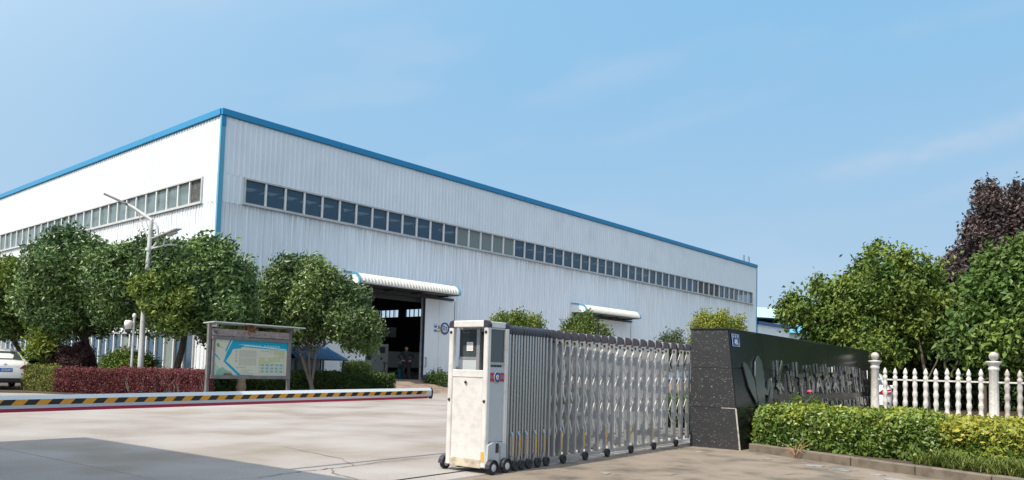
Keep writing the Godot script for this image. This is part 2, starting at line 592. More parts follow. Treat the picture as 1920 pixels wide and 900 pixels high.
	var kturn := Basis(Vector3.UP, atan2(-dir.z, dir.x))
	for i in 9:
		part("kerb_stone", kstone, M.kerb, kerb, Transform3D(kturn * Basis(Vector3.UP, rng.randf_range(-0.008, 0.008)), Vector3(4.06, 0, -12.99) + dir * (0.5 + i) + Vector3(0, rng.randf_range(-0.008, 0.006), 0)))
	var tr := Mb.new()
	tr.bx(gat(Vector3(-6.0, 0.004, -0.34)), Vector3(13.0, 0.012, 0.018), turn)
	var trk := structure("gate_track", tr.done(), M.steel_dark)

# ---------------------------------------------------------------- the factory
var sheets := {}
func sheet_mesh(y0: float, y1: float, shift := 0) -> ArrayMesh:
	var key := "%.2f %.2f %d" % [y0, y1, shift]
	if sheets.has(key):
		return sheets[key]
	var b := Mb.new()
	var p := [Vector2(0.0, 0.003)]
	for i in 4:
		var x := 0.125 + 0.25 * i
		p += [Vector2(x - 0.042, 0.003), Vector2(x - 0.022, 0.036), Vector2(x + 0.022, 0.036), Vector2(x + 0.042, 0.003)]
	p.append(Vector2(0.997, 0.003))
	for i in p.size() - 1:
		var c := [Vector3(p[i].x, y0, p[i].y), Vector3(p[i + 1].x, y0, p[i + 1].y), Vector3(p[i + 1].x, y1, p[i + 1].y), Vector3(p[i].x, y1, p[i].y)]
		for k in [0, 2, 1, 0, 3, 2]:
			b.st.set_smooth_group(-1)
			b.st.set_uv(Vector2((c[k].x + shift) / 4.0, (y1 - c[k].y) / 8.0))
			b.st.add_vertex(c[k])
	b.quad(Vector3(0.997, y0, -0.012), Vector3(0.997, y1, -0.012), Vector3(0.997, y1, 0.003), Vector3(0.997, y0, 0.003))
	for y in [y0, y1]:
		for i in range(1, p.size() - 1, 4):
			if i + 3 < p.size():
				b.quad(Vector3(p[i].x, y, p[i].y), Vector3(p[i + 3].x, y, p[i + 3].y), Vector3(p[i + 2].x, y, p[i + 2].y), Vector3(p[i + 1].x, y, p[i + 1].y))
	sheets[key] = b.done()
	return sheets[key]

func box_part(called: String, c: Vector3, s: Vector3, m: Material, parent: Node, t := Transform3D(), e := 0.0) -> MeshInstance3D:
	var b := Mb.new()
	if e > 0:
		b.cbx(c, s, e)
	else:
		b.bx(c, s)
	return part(called, b.done(), m, parent, t)

func window_band(f: Node3D, t: Transform3D, u0: float, n: int, pitch: float, y0: float, y1: float, pick: Callable):
	var w := n * pitch
	var b := Mb.new()
	var mid := (y0 + y1) / 2
	b.bx(Vector3(u0 + w / 2, y1 + 0.035, 0.02), Vector3(w + 0.16, 0.07, 0.12))
	b.bx(Vector3(u0 + w / 2, y0 - 0.03, 0.03), Vector3(w + 0.16, 0.06, 0.14))
	b.bx(Vector3(u0 + w / 2, y0 - 0.085, 0.052), Vector3(w + 0.24, 0.048, 0.13))
	b.bx(Vector3(u0 - 0.04, mid, 0.022), Vector3(0.08, y1 - y0, 0.116))
	b.bx(Vector3(u0 + w + 0.04, mid, 0.022), Vector3(0.08, y1 - y0, 0.116))
	var frame := part("window_frame", b.done(), M.sill, f, t)
	var mu := Mb.new()
	mu.cbx(Vector3(0, mid, 0.01), Vector3(0.085, y1 - y0 - 0.004, 0.09), 0.008)
	var mm := mu.done()
	var pn := Mb.new()
	pn.bx(Vector3(0, mid, -0.035), Vector3(pitch - 0.09, y1 - y0 - 0.006, 0.008))
	var pm := pn.done()
	for i in n:
		if i:
			part("mullion", mm, M.mullion, frame, Transform3D(Basis(), Vector3(u0 + i * pitch, 0, 0)))
		part("pane", pm, pick.call(i), frame, Transform3D(Basis(Vector3.UP, rng.randf_range(-0.006, 0.006)), Vector3(u0 + (i + 0.5) * pitch, 0, 0)))

func canopy(f: Node3D, x0: float, x1: float):
	var y1 := 5.72
	var prof := []                                              # (z, y) from the wall out and down
	prof.append(Vector2(0.04, y1))
	for i in 9:
		var a := PI / 2 * i / 8.0
		prof.append(Vector2(0.80 + sin(a) * 0.45, 5.20 + cos(a) * 0.42))
	prof.append(Vector2(1.22, 5.14))
	var b := Mb.new()
	var n := int((x1 - x0) / 0.2) * 4
	for i in n:
		for k in prof.size() - 1:
			var q := []
			for w in [[i, k + 1], [i + 1, k + 1], [i + 1, k], [i, k]]:
				var rib: float = 0.045 if w[0] % 4 in [1, 2] else 0.0
				var p: Vector2 = prof[w[1]]
				var o := (p - Vector2(0.3, 5.0)).normalized() * rib
				q.append(Vector3(lerpf(x0, x1, float(w[0]) / n), p.y + o.y, p.x + o.x))
			b.quad(q[0], q[1], q[2], q[3])
	var c := part("canopy", b.done(), M.canopy, f)
	for x in [x0 - 0.02, x1 + 0.02]:
		var poly := PackedVector2Array()
		for p in prof:
			poly.append(Vector2(-p.x, p.y) - Vector2(0, 0.01))
		poly.append(Vector2(-0.04, 5.14))
		var e := Mb.new()
		e.prism(poly, -0.015, 0.015, Transform3D(Basis(Vector3(0, 0, -1), Vector3.UP, Vector3.RIGHT), Vector3(x, 0, 0)))
		part("end_panel", e.done(), M.flat_white, c)
		var rim := Mb.new()
		for k in prof.size() - 1:
			var p: Vector2 = prof[k]
			var q: Vector2 = prof[k + 1]
			var mid := (p + q) / 2
			var d := q - p
			rim.bx(Vector3(x, mid.y + 0.02, mid.x + 0.01), Vector3(0.07, 0.10, d.length() + 0.02), Basis(Vector3.RIGHT, atan2(-d.y, d.x)))
		part("end_trim", rim.done(), M.blue_pale, c)
	box_part("soffit", Vector3((x0 + x1) / 2, 5.12, 0.62), Vector3(x1 - x0, 0.04, 1.14), M.steel_dark, c)
	box_part("door_rail", Vector3((x0 + x1) / 2 + 0.3, 4.985, 0.14), Vector3(x1 - x0 + 0.6, 0.13, 0.16), M.steel_dark, c)
	for i in 4:
		box_part("bracket", Vector3(lerpf(x0 + 0.5, x1 - 0.5, i / 3.0), 5.06, 0.5), Vector3(0.05, 0.08, 0.8), M.steel_dark, c)

func make_factory():
	var f := thing("factory_building", "long white ribbed metal factory hall with blue roof trim and window bands", "factory", FACTORY, FACTORY_TURN)
	var L := 55.0
	var W := 56.0
	var left := Transform3D(Basis(Vector3.UP, -PI / 2), Vector3(0, 0, -W))
	# walls behind the sheets
	var b := Mb.new()
	var z := -0.09
	b.bx(Vector3(4.025, 4.2, z), Vector3(8.05, 8.4 - 0.55, 0.16) + Vector3(0, -0.05, 0))
	b.bx(Vector3((11.85 + L) / 2, 4.2, z), Vector3(L - 11.85, 7.8, 0.16))
	b.bx(Vector3(9.95, 6.55, z), Vector3(3.8, 3.1, 0.16))
	b.bx(Vector3(L / 2, 10.5, z), Vector3(L, 2.66, 0.16))
	b.bx(Vector3(0.58, 8.64, z), Vector3(1.16, 1.06, 0.16))
	b.bx(Vector3(L - 0.5, 8.64, z), Vector3(0.98, 1.06, 0.16))
	part("front_wall", b.done(), M.backing, f)
	b = Mb.new()
	b.bx(Vector3(0.09, 5.3, -W / 2), Vector3(0.16, 5.58, W - 0.36))
	b.bx(Vector3(0.09, 10.5, -W / 2), Vector3(0.16, 2.66, W - 0.36))
	b.bx(Vector3(0.09, 8.64, -0.8), Vector3(0.16, 1.06, 1.2))
	b.bx(Vector3(0.09, 8.64, -W + 2.0), Vector3(0.16, 1.06, 3.6))
	part("side_wall", b.done(), M.backing, f)
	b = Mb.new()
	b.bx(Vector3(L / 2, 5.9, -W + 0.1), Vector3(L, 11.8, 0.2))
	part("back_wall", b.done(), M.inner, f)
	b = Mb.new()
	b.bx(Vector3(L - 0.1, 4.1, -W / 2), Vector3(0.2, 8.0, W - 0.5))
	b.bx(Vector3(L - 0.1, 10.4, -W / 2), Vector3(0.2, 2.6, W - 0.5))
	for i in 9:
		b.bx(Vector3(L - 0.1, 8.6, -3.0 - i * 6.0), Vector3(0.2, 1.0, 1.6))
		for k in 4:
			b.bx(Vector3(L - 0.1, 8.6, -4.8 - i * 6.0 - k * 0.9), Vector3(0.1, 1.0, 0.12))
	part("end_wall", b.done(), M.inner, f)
	# masonry plinth and low windows of the side wall
	b = Mb.new()
	b.bx(Vector3(-0.06, 0.45, -W / 2 - 0.3), Vector3(0.14, 0.9, W - 0.8))
	part("plinth", b.done(), M.cement, f)
	b = Mb.new()
	b.bx(Vector3(4.0, 0.62, 0.02), Vector3(8.0, 0.34, 0.06))
	b.bx(Vector3(33.4, 0.62, 0.02), Vector3(43.0, 0.34, 0.06))
	part("base_trim", b.done(), M.plate_dark, f)
	# cladding
	for i in 55:
		var m: Material = M["sheet%d" % rng.randi_range(0, 2)]
		var tt := Transform3D(Basis(), Vector3(i, 0, 0))
		part("wall_sheet", sheet_mesh(9.22, 11.62), m, f, tt)
		if i in [8, 9, 10, 11]:
			part("wall_sheet", sheet_mesh(5.02, 8.0, i % 4), M["low_sheet%d" % rng.randi_range(0, 2)], f, tt)
		else:
			part("wall_sheet", sheet_mesh(0.7, 8.0, i % 4), M["low_sheet%d" % rng.randi_range(0, 2)], f, tt)
	part("wall_sheet", sheet_mesh(8.0, 9.22), M.sheet0, f, Transform3D(Basis().scaled(Vector3(1.08, 1, 1)), Vector3(0.04, 0, 0)))
	part("wall_sheet", sheet_mesh(8.0, 9.22), M.sheet0, f, Transform3D(Basis(), Vector3(L - 1.0, 0, 0)))
	for i in 46:
		var tt := left * Transform3D(Basis(), Vector3(W - 1 - i, 0, 0))
		part("wall_sheet", sheet_mesh(9.22, 11.62), M["sheet%d" % rng.randi_range(0, 2)], f, tt)
		part("wall_sheet", sheet_mesh(2.55, 8.0, (i * 3) % 4), M["low_sheet%d" % rng.randi_range(0, 2)], f, tt)
	part("wall_sheet", sheet_mesh(8.0, 9.22), M.sheet0, f, left * Transform3D(Basis().scaled(Vector3(1.35, 1, 1)), Vector3(W - 1.36, 0, 0)))
	part("wall_sheet", sheet_mesh(0.6, 2.55), M.sheet0, f, left * Transform3D(Basis().scaled(Vector3(1.3, 1, 1)), Vector3(W - 1.36, 0, 0)))
	# window bands
	window_band(f, Transform3D(), 1.2, 53, 0.995, 8.12, 9.13, func(i):
		if i in [13, 14, 15, 16, 17]:
			return M.curtain
		if i in [42, 43, 44, 45]:
			return M.torn
		return M.glass)
	window_band(f, left, W - 1.42 - 46 * 1.073, 46, 1.073, 8.12, 9.13, func(i): return M.torn if i == 45 else M.film_glass)
	window_band(f, left, W - 1.42 - 40 * 0.9, 40, 0.9, 0.86, 2.46, func(i): return M.curtain if i % 5 == 2 else M.glass)
	# trims
	for i in 9:
		box_part("fascia", Vector3(3.0 + i * 6.12, 11.80 + rng.randf_range(-0.006, 0.006), 0.03 + rng.randf_range(-0.006, 0.006)), Vector3(6.11, 0.28, 0.16), M.blue, f, Transform3D(), 0.01)
		box_part("fascia", Vector3(-0.03 + rng.randf_range(-0.006, 0.006), 11.797 + rng.randf_range(-0.006, 0.006), -3.13 - i * 6.2), Vector3(0.16, 0.28, 6.19), M.blue, f, Transform3D(), 0.01)
	b = Mb.new()
	b.bx(Vector3(0.06, 6.15, 0.045), Vector3(0.17, 10.95, 0.035))
	b.bx(Vector3(-0.045, 6.15, -0.0), Vector3(0.035, 10.95, 0.12))
	part("corner_trim", b.done(), M.blue_pale, f)
	box_part("corner_cap", Vector3(0.06, 11.4, 0.05), Vector3(0.18, 0.44, 0.045), M.blue, f)
	b = Mb.new()
	b.bx(Vector3(L - 0.05, 6.15, 0.045), Vector3(0.17, 10.95, 0.035))
	part("corner_trim", b.done(), M.blue_pale, f)
	# roof with a row of skylights
	b = Mb.new()
	b.bx(Vector3(L / 2, 11.7, -5.85), Vector3(L - 0.4, 0.08, 11.3))
	b.bx(Vector3(L / 2, 11.7, -34.25), Vector3(L - 0.4, 0.08, 43.3))
	for i in 39:
		b.bx(Vector3(0.4 + i * 1.42, 11.7, -12.05), Vector3(0.5, 0.078, 1.1))
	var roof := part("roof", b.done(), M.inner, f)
	for i in 38:
		box_part("skylight", Vector3(1.11 + i * 1.42, 11.71, -12.05), Vector3(0.92, 0.02, 1.1), M.skylight, roof)
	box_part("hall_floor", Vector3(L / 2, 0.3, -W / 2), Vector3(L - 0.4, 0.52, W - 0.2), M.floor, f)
	var rn := Mb.new()
	for x in [52.6, 53.7]:
		var pts := [Vector3(x, 11.7, -0.3)]
		for k in 9:
			var a := PI * k / 8.0
			pts.append(Vector3(x + 0.16 - cos(a) * 0.16, 12.42 + sin(a) * 0.2, -0.3))
		pts.append(Vector3(x + 0.32, 11.7, -0.3))
		rn.tube(pts, 0.025, 6)
	part("roof_ladder_rail", rn.done(), M.steel_dark, f)
	# columns, beams inside
	for i in 8:
		box_part("column", Vector3(6.6 + i * 6.4, 6.0, -0.6), Vector3(0.22, 11.2, 0.4), M.steel_dark, f)
	box_part("crane_beam", Vector3(L / 2, 7.2, -1.2), Vector3(L - 1, 0.5, 0.24), M.steel_dark, f)
	box_part("door_header", Vector3(9.95, 4.83, -0.26), Vector3(3.8, 0.3, 0.14), M.steel_dark, f)
	for x in [8.0, 11.9]:
		box_part("door_jamb", Vector3(x, 2.76, -0.04), Vector3(0.10, 4.4, 0.24), M.plate_dark if x > 9 else M.steel_dark, f)
	# sliding doors and canopies
	canopy(f, 6.6, 13.3)
	canopy(f, 25.1, 31.8)
	for d in [[5.55, 8.0, 0.08], [11.83, 14.05, 0.10], [28.2, 32.3, 0.10]]:
		var w: float = d[1] - d[0]
		var dp := box_part("door_panel", Vector3((d[0] + d[1]) / 2, 2.86, d[2] + 0.02), Vector3(w, 4.1, 0.07), M.flat_white, f, Transform3D(), 0.008)
		box_part("seam", Vector3((d[0] + d[1]) / 2 - 0.05, 2.86, d[2] + 0.058), Vector3(0.014, 4.08, 0.006), M.sill, dp)
		for x in [d[0], d[1]]:
			box_part("edge_strip", Vector3(x, 2.86, d[2] + 0.02), Vector3(0.035, 4.12, 0.09), M.steel_dark, dp)
		box_part("kick_plate", Vector3((d[0] + d[1]) / 2, 0.73, d[2] - 0.0), Vector3(w, 0.13, 0.06), M.plate_dark, dp)
	var hd := Mb.new()
	hd.tube([Vector3(11.95, 1.25, 0.16), Vector3(11.95, 1.25, 0.24), Vector3(11.95, 1.75, 0.24), Vector3(11.95, 1.75, 0.16)], 0.02, 6)
	part("handle", hd.done(), M.steel_dark, f)
	# signs on the right door
	var sg := thing("door_number_sign", "round white sign with dark blue ring and number 1 on the factory door", "sign", fac(Vector3(13.32, 3.37, 0.17)), FACTORY_TURN)
	b = Mb.new()
	b.lathe([[0.0, 0.0], [0.30, 0.0], [0.30, 0.012], [0.0, 0.012]], 28)
	part("disc", b.done(), M.white, sg, Transform3D(Basis(Vector3.RIGHT, PI / 2), Vector3.ZERO))
	b = Mb.new()
	b.lathe([[0.25, 0.0], [0.325, 0.0], [0.325, 0.02], [0.25, 0.02], [0.25, 0.0]], 28, Vector3.ZERO, -1)
	part("ring", b.done(), M.plate_dark, sg, Transform3D(Basis(Vector3.RIGHT, PI / 2), Vector3.ZERO))
	b = Mb.new()
	for s in [[-0.09, 0.12, 0.20, 0.028], [-0.09, 0.135, 0.028, 0.07], [-0.09, 0.075, 0.20, 0.026], [-0.18, -0.02, 0.026, 0.20], [0.0, -0.02, 0.026, 0.20], [-0.09, 0.01, 0.11, 0.022], [-0.09, -0.045, 0.13, 0.022], [-0.09, -0.045, 0.024, 0.13]]:
		b.bx(Vector3(s[0], s[1], 0.016), Vector3(s[2], s[3], 0.006))
	part("character", b.done(), M.plate_dark, sg)
	var one := TextMesh.new()
	one.text = "1"
	one.font = font(true)
	one.font_size = 32
	one.pixel_size = 0.0085
	one.depth = 0.006
	part("numeral", one, M.plate_dark, sg, Transform3D(Basis(), Vector3(0.10, 0.0, 0.016)))
	for k in 2:
		var s2 := thing(["helmet_notice", "hazard_notice"][k], ["small blue and white safety helmet notice on the factory door", "small yellow and black hazard triangle notice on the factory door"][k], "sign", fac(Vector3([12.62, 12.88][k], 3.38, 0.17)), FACTORY_TURN)
		box_part("plate", Vector3.ZERO, Vector3(0.22, 0.48, 0.012), M.white, s2)
		box_part("caption", Vector3(0, -0.16, 0.008), Vector3(0.19, 0.11, 0.006), [M.plate, M.yellow][k], s2)
		b = Mb.new()
		if k == 0:
			b.lathe([[0.0, 0.0], [0.095, 0.0], [0.095, 0.008], [0.0, 0.008]], 20)
			part("symbol", b.done(), M.plate, s2, Transform3D(Basis(Vector3.RIGHT, PI / 2), Vector3(0, 0.08, 0.004)))
			b = Mb.new()
			b.prism(PackedVector2Array([Vector2(-0.05, 0.09), Vector2(0.05, 0.09), Vector2(0.04, 0.125), Vector2(0, 0.145), Vector2(-0.04, 0.125)]), 0.0, 0.016)
			part("helmet", b.done(), M.white, s2)
		else:
			b.prism(PackedVector2Array([Vector2(-0.10, -0.04), Vector2(0.10, -0.04), Vector2(0, 0.17)]), 0.0, 0.010)
			part("symbol", b.done(), M.black, s2)
			b = Mb.new()
			b.prism(PackedVector2Array([Vector2(-0.06, -0.02), Vector2(0.06, -0.02), Vector2(0, 0.10)]), 0.0, 0.014)
			part("symbol_field", b.done(), M.yellow, s2)

var fonts := {}
func font(bold := false) -> SystemFont:
	if not fonts.has(bold):
		var s := SystemFont.new()
		s.font_names = PackedStringArray(["Droid Sans"])
		s.font_weight = 700 if bold else 400
		fonts[bold] = s
	return fonts[bold]

func make_annex():
	var a := thing("factory_annex", "low pale annex with dark blue eave at the far end of the factory", "building", fac(Vector3(55.2, 0, 0)), FACTORY_TURN)
	box_part("wall", Vector3(4.2, 3.0, -8.0), Vector3(8.4, 6.6, 15.9), M.backing, a)
	for i in 8:
		part("wall_sheet", sheet_mesh(0.5, 6.3), M["sheet%d" % (i % 3)], a, Transform3D(Basis(), Vector3(0.1 + i, 0, 0)))
	box_part("eave", Vector3(4.25, 6.4, 0.05), Vector3(8.6, 0.28, 0.3), M.plate_dark, a)
	box_part("roof", Vector3(4.25, 6.5, -8.0), Vector3(8.6, 0.1, 15.7), M.blue, a)
	# farther buildings to the right of it
	var g := thing("far_workshop", "far white workshop with pale blue sloping roof behind the annex", "building", Vector3(41.0, 0, -118.0), 0.35)
	box_part("wall", Vector3(0, 3.6, 0), Vector3(40, 7.2, 24), M.flat_white, g)
	var b := Mb.new()
	b.prism(PackedVector2Array([Vector2(-13, 7.2), Vector2(13, 7.2), Vector2(0, 9.4)]), -20.4, 20.4, Transform3D(Basis(Vector3(0, 0, -1), Vector3.UP, Vector3.RIGHT), Vector3.ZERO))
	part("roof", b.done(), mat(lin(0.10, 0.36, 0.52), 0.5), g)
	for i in 9:
		box_part("window", Vector3(-17 + i * 4.2, 4.4, 12.02), Vector3(2.2, 1.2, 0.06), M.car_glass, g)
	var h := thing("distant_hall", "distant hall with pale green roof and dark clerestory above the blue roof", "building", Vector3(52.0, 0, -160.0), 0.35)
	box_part("wall", Vector3(0, 5.6, 0), Vector3(60, 11.2, 30), M.steel_dark, h)
	b = Mb.new()
	b.prism(PackedVector2Array([Vector2(-16.5, 12.0), Vector2(16.5, 12.0), Vector2(0, 15.6)]), -30.8, 30.8, Transform3D(Basis(Vector3(0, 0, -1), Vector3.UP, Vector3.RIGHT), Vector3.ZERO))
	part("roof", b.done(), mat(lin(0.36, 0.52, 0.52), 0.5), h)
	for i in 12:
		box_part("window", Vector3(-27 + i * 4.8, 10.2, 15.02), Vector3(3.2, 1.2, 0.06), M.car_glass, h)

func make_gate_office():                                        # the two-storey gate office beside the entrance: its shadow lies on the yard
	var o := thing("gate_office", "two-storey white gate office with flat roof beside the entrance", "building", Vector3(-10.16, 0, -9.02), GATE_TURN)
	# local x goes along the gate (away), local z out to the street
	box_part("wall", Vector3(-4.3, 3.1, 4.0), Vector3(7.4, 6.2, 7.2), M.stone_white, o)
	box_part("roof", Vector3(-4.0, 6.4, 4.0), Vector3(8.0, 0.24, 8.0), M.cement, o)
	for k in 2:
		for i in 3:
			var w := box_part("window", Vector3(-0.58, 1.6 + k * 3.0, 1.8 + i * 2.2), Vector3(0.05, 1.3, 1.5), M.mullion, o)
			box_part("pane", Vector3(-0.55, 1.6 + k * 3.0, 1.8 + i * 2.2), Vector3(0.03, 1.16, 1.36), M.car_glass, w)
	box_part("door", Vector3(-6.4, 1.1, 0.38), Vector3(1.0, 2.2, 0.06), M.steel_dark, o)

# ---------------------------------------------------------------- things inside the hall, seen through the open door
func make_interior():
	var at := func(x: float, z: float) -> Vector3: return fac(Vector3(x, BASE, z))
	var c := thing("control_cabinet", "tall grey-green machine control cabinet inside the factory doorway", "cabinet", at.call(12.9, -4.8), FACTORY_TURN - 0.60)
	box_part("body", Vector3(0, 0.98, 0), Vector3(1.0, 1.96, 0.8), M.machine, c, Transform3D(), 0.02)
	box_part("screen", Vector3(0.15, 1.60, 0.41), Vector3(0.32, 0.36, 0.03), M.steel_dark, c)
	box_part("switch", Vector3(0.1, 1.1, 0.41), Vector3(0.1, 0.12, 0.04), M.dark, c)
	var m := thing("long_machine", "long low grey machine housing behind the man in the doorway", "machine", at.call(16.3, -6.6), FACTORY_TURN - 0.60)
	box_part("housing", Vector3(0, 1.1, 0), Vector3(4.2, 1.0, 0.9), M.machine, m, Transform3D(), 0.03)
	for x in [-1.9, -0.2, 1.9]:
		box_part("leg", Vector3(x, 0.3, 0), Vector3(0.3, 0.6, 0.7), M.steel_dark, m)
	for k in 2:
		box_part("vent", Vector3(-1.7, 1.36 - 0.55 * k, 0.46), Vector3(0.3, 0.42, 0.03), M.dark, m)
	var n := thing("low_machine", "low grey machine at the left edge of the factory doorway", "machine", at.call(11.3, -4.6), FACTORY_TURN - 0.60)
	box_part("bed", Vector3(0, 0.5, 0), Vector3(1.5, 1.0, 0.8), M.machine, n, Transform3D(), 0.03)
	box_part("head", Vector3(0.3, 1.12, 0), Vector3(0.7, 0.24, 0.6), M.steel_dark, n)
	var s := thing("hanging_notice", "grey notice sheet hung high inside the dark factory hall", "notice", at.call(18.1, -10.0) + Vector3(0, 2.98, 0), FACTORY_TURN - 0.60)
	box_part("sheet", Vector3.ZERO, Vector3(0.78, 0.68, 0.03), M.machine, s)
	var wire := Mb.new()
	for x in [-0.3, 0.3]:
		wire.tube([Vector3(x, 0.3, 0), Vector3(x, 8.1, 0)], 0.012, 5)
	part("wire", wire.done(), M.steel_dark, s)
	var t := thing("steel_trestle", "steel trestle with diagonal brace beside the man in the doorway", "trestle", at.call(11.9, -2.0), FACTORY_TURN - 0.60)
	box_part("top_rail", Vector3(0, 0.85, 0), Vector3(1.5, 0.07, 0.5), M.kerb, t)
	for x in [-0.7, 0.3, 0.7]:
		box_part("leg", Vector3(x, 0.42, 0), Vector3(0.07, 0.82, 0.07), M.kerb, t)
	var br := Mb.new()
	br.tube([Vector3(-0.9, 0.05, 0.12), Vector3(0.75, 0.75, 0.12)], 0.03, 6)
	part("brace", br.done(), M.kerb, t)
	var g := thing("gas_cylinder", "slim teal gas cylinder standing at the trestle", "cylinder", at.call(12.32, -2.25))
	var gb := Mb.new()
	gb.lathe([[0.0, 0.0], [0.075, 0.0], [0.08, 0.02], [0.08, 0.72], [0.05, 0.8], [0.0, 0.81]], 12)
	part("bottle", gb.done(), M.teal, g)
	box_part("cap", Vector3(0, 0.85, 0), Vector3(0.07, 0.14, 0.07), M.white, g)
	make_person(at.call(11.42, -0.75) + Vector3(0, 0.005, 0), FACTORY_TURN - 0.5)

# ---------------------------------------------------------------- plants
func clump(n: int, size: float, wide: float, spread: float, sd: int, up := 0.25) -> ArrayMesh:
	var r := RandomNumberGenerator.new()
	r.seed = sd
	var b := Mb.new()
	for i in n:
		var d := Vector3(r.randfn(), r.randfn() + up, r.randfn()).normalized()
		var p := Vector3(r.randfn(), r.randfn(), r.randfn()) * spread * 0.5
		var s := d.cross(Vector3(r.randfn(), r.randfn(), r.randfn())).normalized()
		var nn := s.cross(d)
		var l := size * r.randf_range(0.7, 1.2)
		var w := l * wide
		var m := p + d * l * 0.45
		var tip := p + d * l - nn * l * 0.10
		b.tri(p, m + s * w + nn * w * 0.25, tip)
		b.tri(p, tip, m - s * w + nn * w * 0.25)
	return b.done()

func scatter(called: String, parent: Node, xf: Array, cols: Array, mesh: Mesh, m: Material) -> MultiMeshInstance3D:
	var mm := MultiMesh.new()
	mm.transform_format = MultiMesh.TRANSFORM_3D
	mm.use_colors = true
	mm.mesh = mesh
	mm.instance_count = xf.size()
	for i in xf.size():
		mm.set_instance_transform(i, xf[i])
		mm.set_instance_color(i, cols[i])
	var o := MultiMeshInstance3D.new()
	o.name = numbered(called, parent)
	o.multimesh = mm
	o.material_override = m
	parent.add_child(o, true)
	o.set_meta("kind", "stuff")
	return o

func rand_basis(r: RandomNumberGenerator, s: float) -> Basis:
	return Basis(Vector3(r.randfn(), r.randfn(), r.randfn()).normalized(), r.randf() * TAU).scaled(Vector3.ONE * s)

func tint(r: RandomNumberGenerator, pal: Array, k: float) -> Color:
	var c: Color = pal[0].lerp(pal[1], clampf(k + r.randf_range(-0.25, 0.25), 0.0, 1.0))
	var v := r.randf_range(0.8, 1.2)
	return Color(c.r * v, c.g * v, c.b * v)

# lobes: [centre, radii] ellipsoids; each is covered with boughs, each bough with clumps of leaves
func crown(called: String, parent: Node, lobes: Array, boughs: int, br: float, dens: float, mesh: Mesh, pal: Array, sd: int, m: Material, shoots := 0) -> Array:
	var r := RandomNumberGenerator.new()
	r.seed = sd
	var xf := []
	var cols := []
	var spots := []
	for lb in lobes:
		var c: Vector3 = lb[0]
		var q: Vector3 = lb[1]
		var n := int(boughs * q.x * q.y / (lobes[0][1].x * lobes[0][1].y)) + 3
		for i in n + shoots:
			var u := 1.0 - 2.0 * (i % n + 0.5) / n
			var a := (i % n) * 2.39996 + r.randf_range(-0.3, 0.3)
			var s := sqrt(1.0 - u * u)
			var d := Vector3(cos(a) * s, u, sin(a) * s)
			var rad := br * r.randf_range(0.5, 1.4)
			var k := r.randf_range(0.55, 1.02)
			if i >= n:                                           # a young shoot that stands out of the top
				d = Vector3(r.randf_range(-0.8, 0.8), 1.0, r.randf_range(-0.8, 0.8)).normalized()
				rad = br * 0.42
				k = r.randf_range(1.0, 1.26)
			var bc := c + d * q * k
			spots.append(bc)
			var tone := r.randf()
			var cnt := int(dens * rad * rad) + 4
			for j in cnt:
				var e := Vector3(r.randfn(), r.randfn() * 0.8 + 0.2, r.randfn()).normalized()
				var o := e * rad * pow(r.randf(), 0.35)
				if i >= n:
					o.y *= 2.4
					o.x *= 0.6
					o.z *= 0.6
				xf.append(Transform3D(rand_basis(r, r.randf_range(0.75, 1.25)), bc + o))
				cols.append(tint(r, pal, tone))
	scatter(called, parent, xf, cols, mesh, m)
	return spots

func trunk(parent: Node, base: Vector3, fork: Vector3, r0: float, spots: Array, every: int, m: Material, stems := 1):
	var b := Mb.new()
	var r := RandomNumberGenerator.new()
	r.seed = int(base.x * 100 + r0 * 1000)
	for s in stems:
		var off := Vector3(r.randf_range(-1, 1), 0, r.randf_range(-1, 1)) * r0 * (1.6 if stems > 1 else 0.0)
		var lean := Vector3(r.randf_range(-1, 1), 0, r.randf_range(-1, 1)) * (0.5 if stems > 1 else 0.08)
		b.tube([base + off - Vector3(0, 0.1, 0), base + off + Vector3(0, 0.12, 0), base.lerp(fork, 0.5) + off + lean * 0.5 + Vector3(r0, 0, 0) * 0.5, fork + lean], [r0 * 1.5, r0 * 1.05, r0 * 0.9, r0 * 0.72], 8)
	var t := part("trunk", b.done(), m, parent)
	for i in range(0, spots.size(), every):
		var lb := Mb.new()
		var p: Vector3 = spots[i]
		var st := base.lerp(fork, 0.75 + 0.25 * r.randf())
		var mid := st.lerp(p, 0.5) + Vector3(r.randf_range(-0.15, 0.15), 0.12, r.randf_range(-0.15, 0.15))
		lb.tube([st, mid, st.lerp(p, 0.97)], [r0 * 0.5, r0 * 0.32, r0 * 0.12], 5)
		part("limb", lb.done(), m, t)

func tree(called: String, label: String, base: Vector3, lobes: Array, boughs: int, br: float, dens: float, mesh: Mesh, pal: Array, sd: int, o := {}) -> Node3D:
	var t := thing(called, label, o.get("category", "tree"), base, 0.0, o.get("group", ""))
	var rel := []
	for lb in lobes:
		rel.append([lb[0] - base, lb[1]])
	var spots := crown("crown", t, rel, boughs, br, dens, mesh, pal, sd, o.get("mat", M.leaf), o.get("shoots", 0))
	if o.get("r", 0.1) > 0:
		trunk(t, Vector3.ZERO, o.get("fork", (rel[0][0] - Vector3(0, rel[0][1].y * 0.55, 0))), o.get("r", 0.1), spots, o.get("every", 6), o.get("bark", M.bark), o.get("stems", 1))
	return t

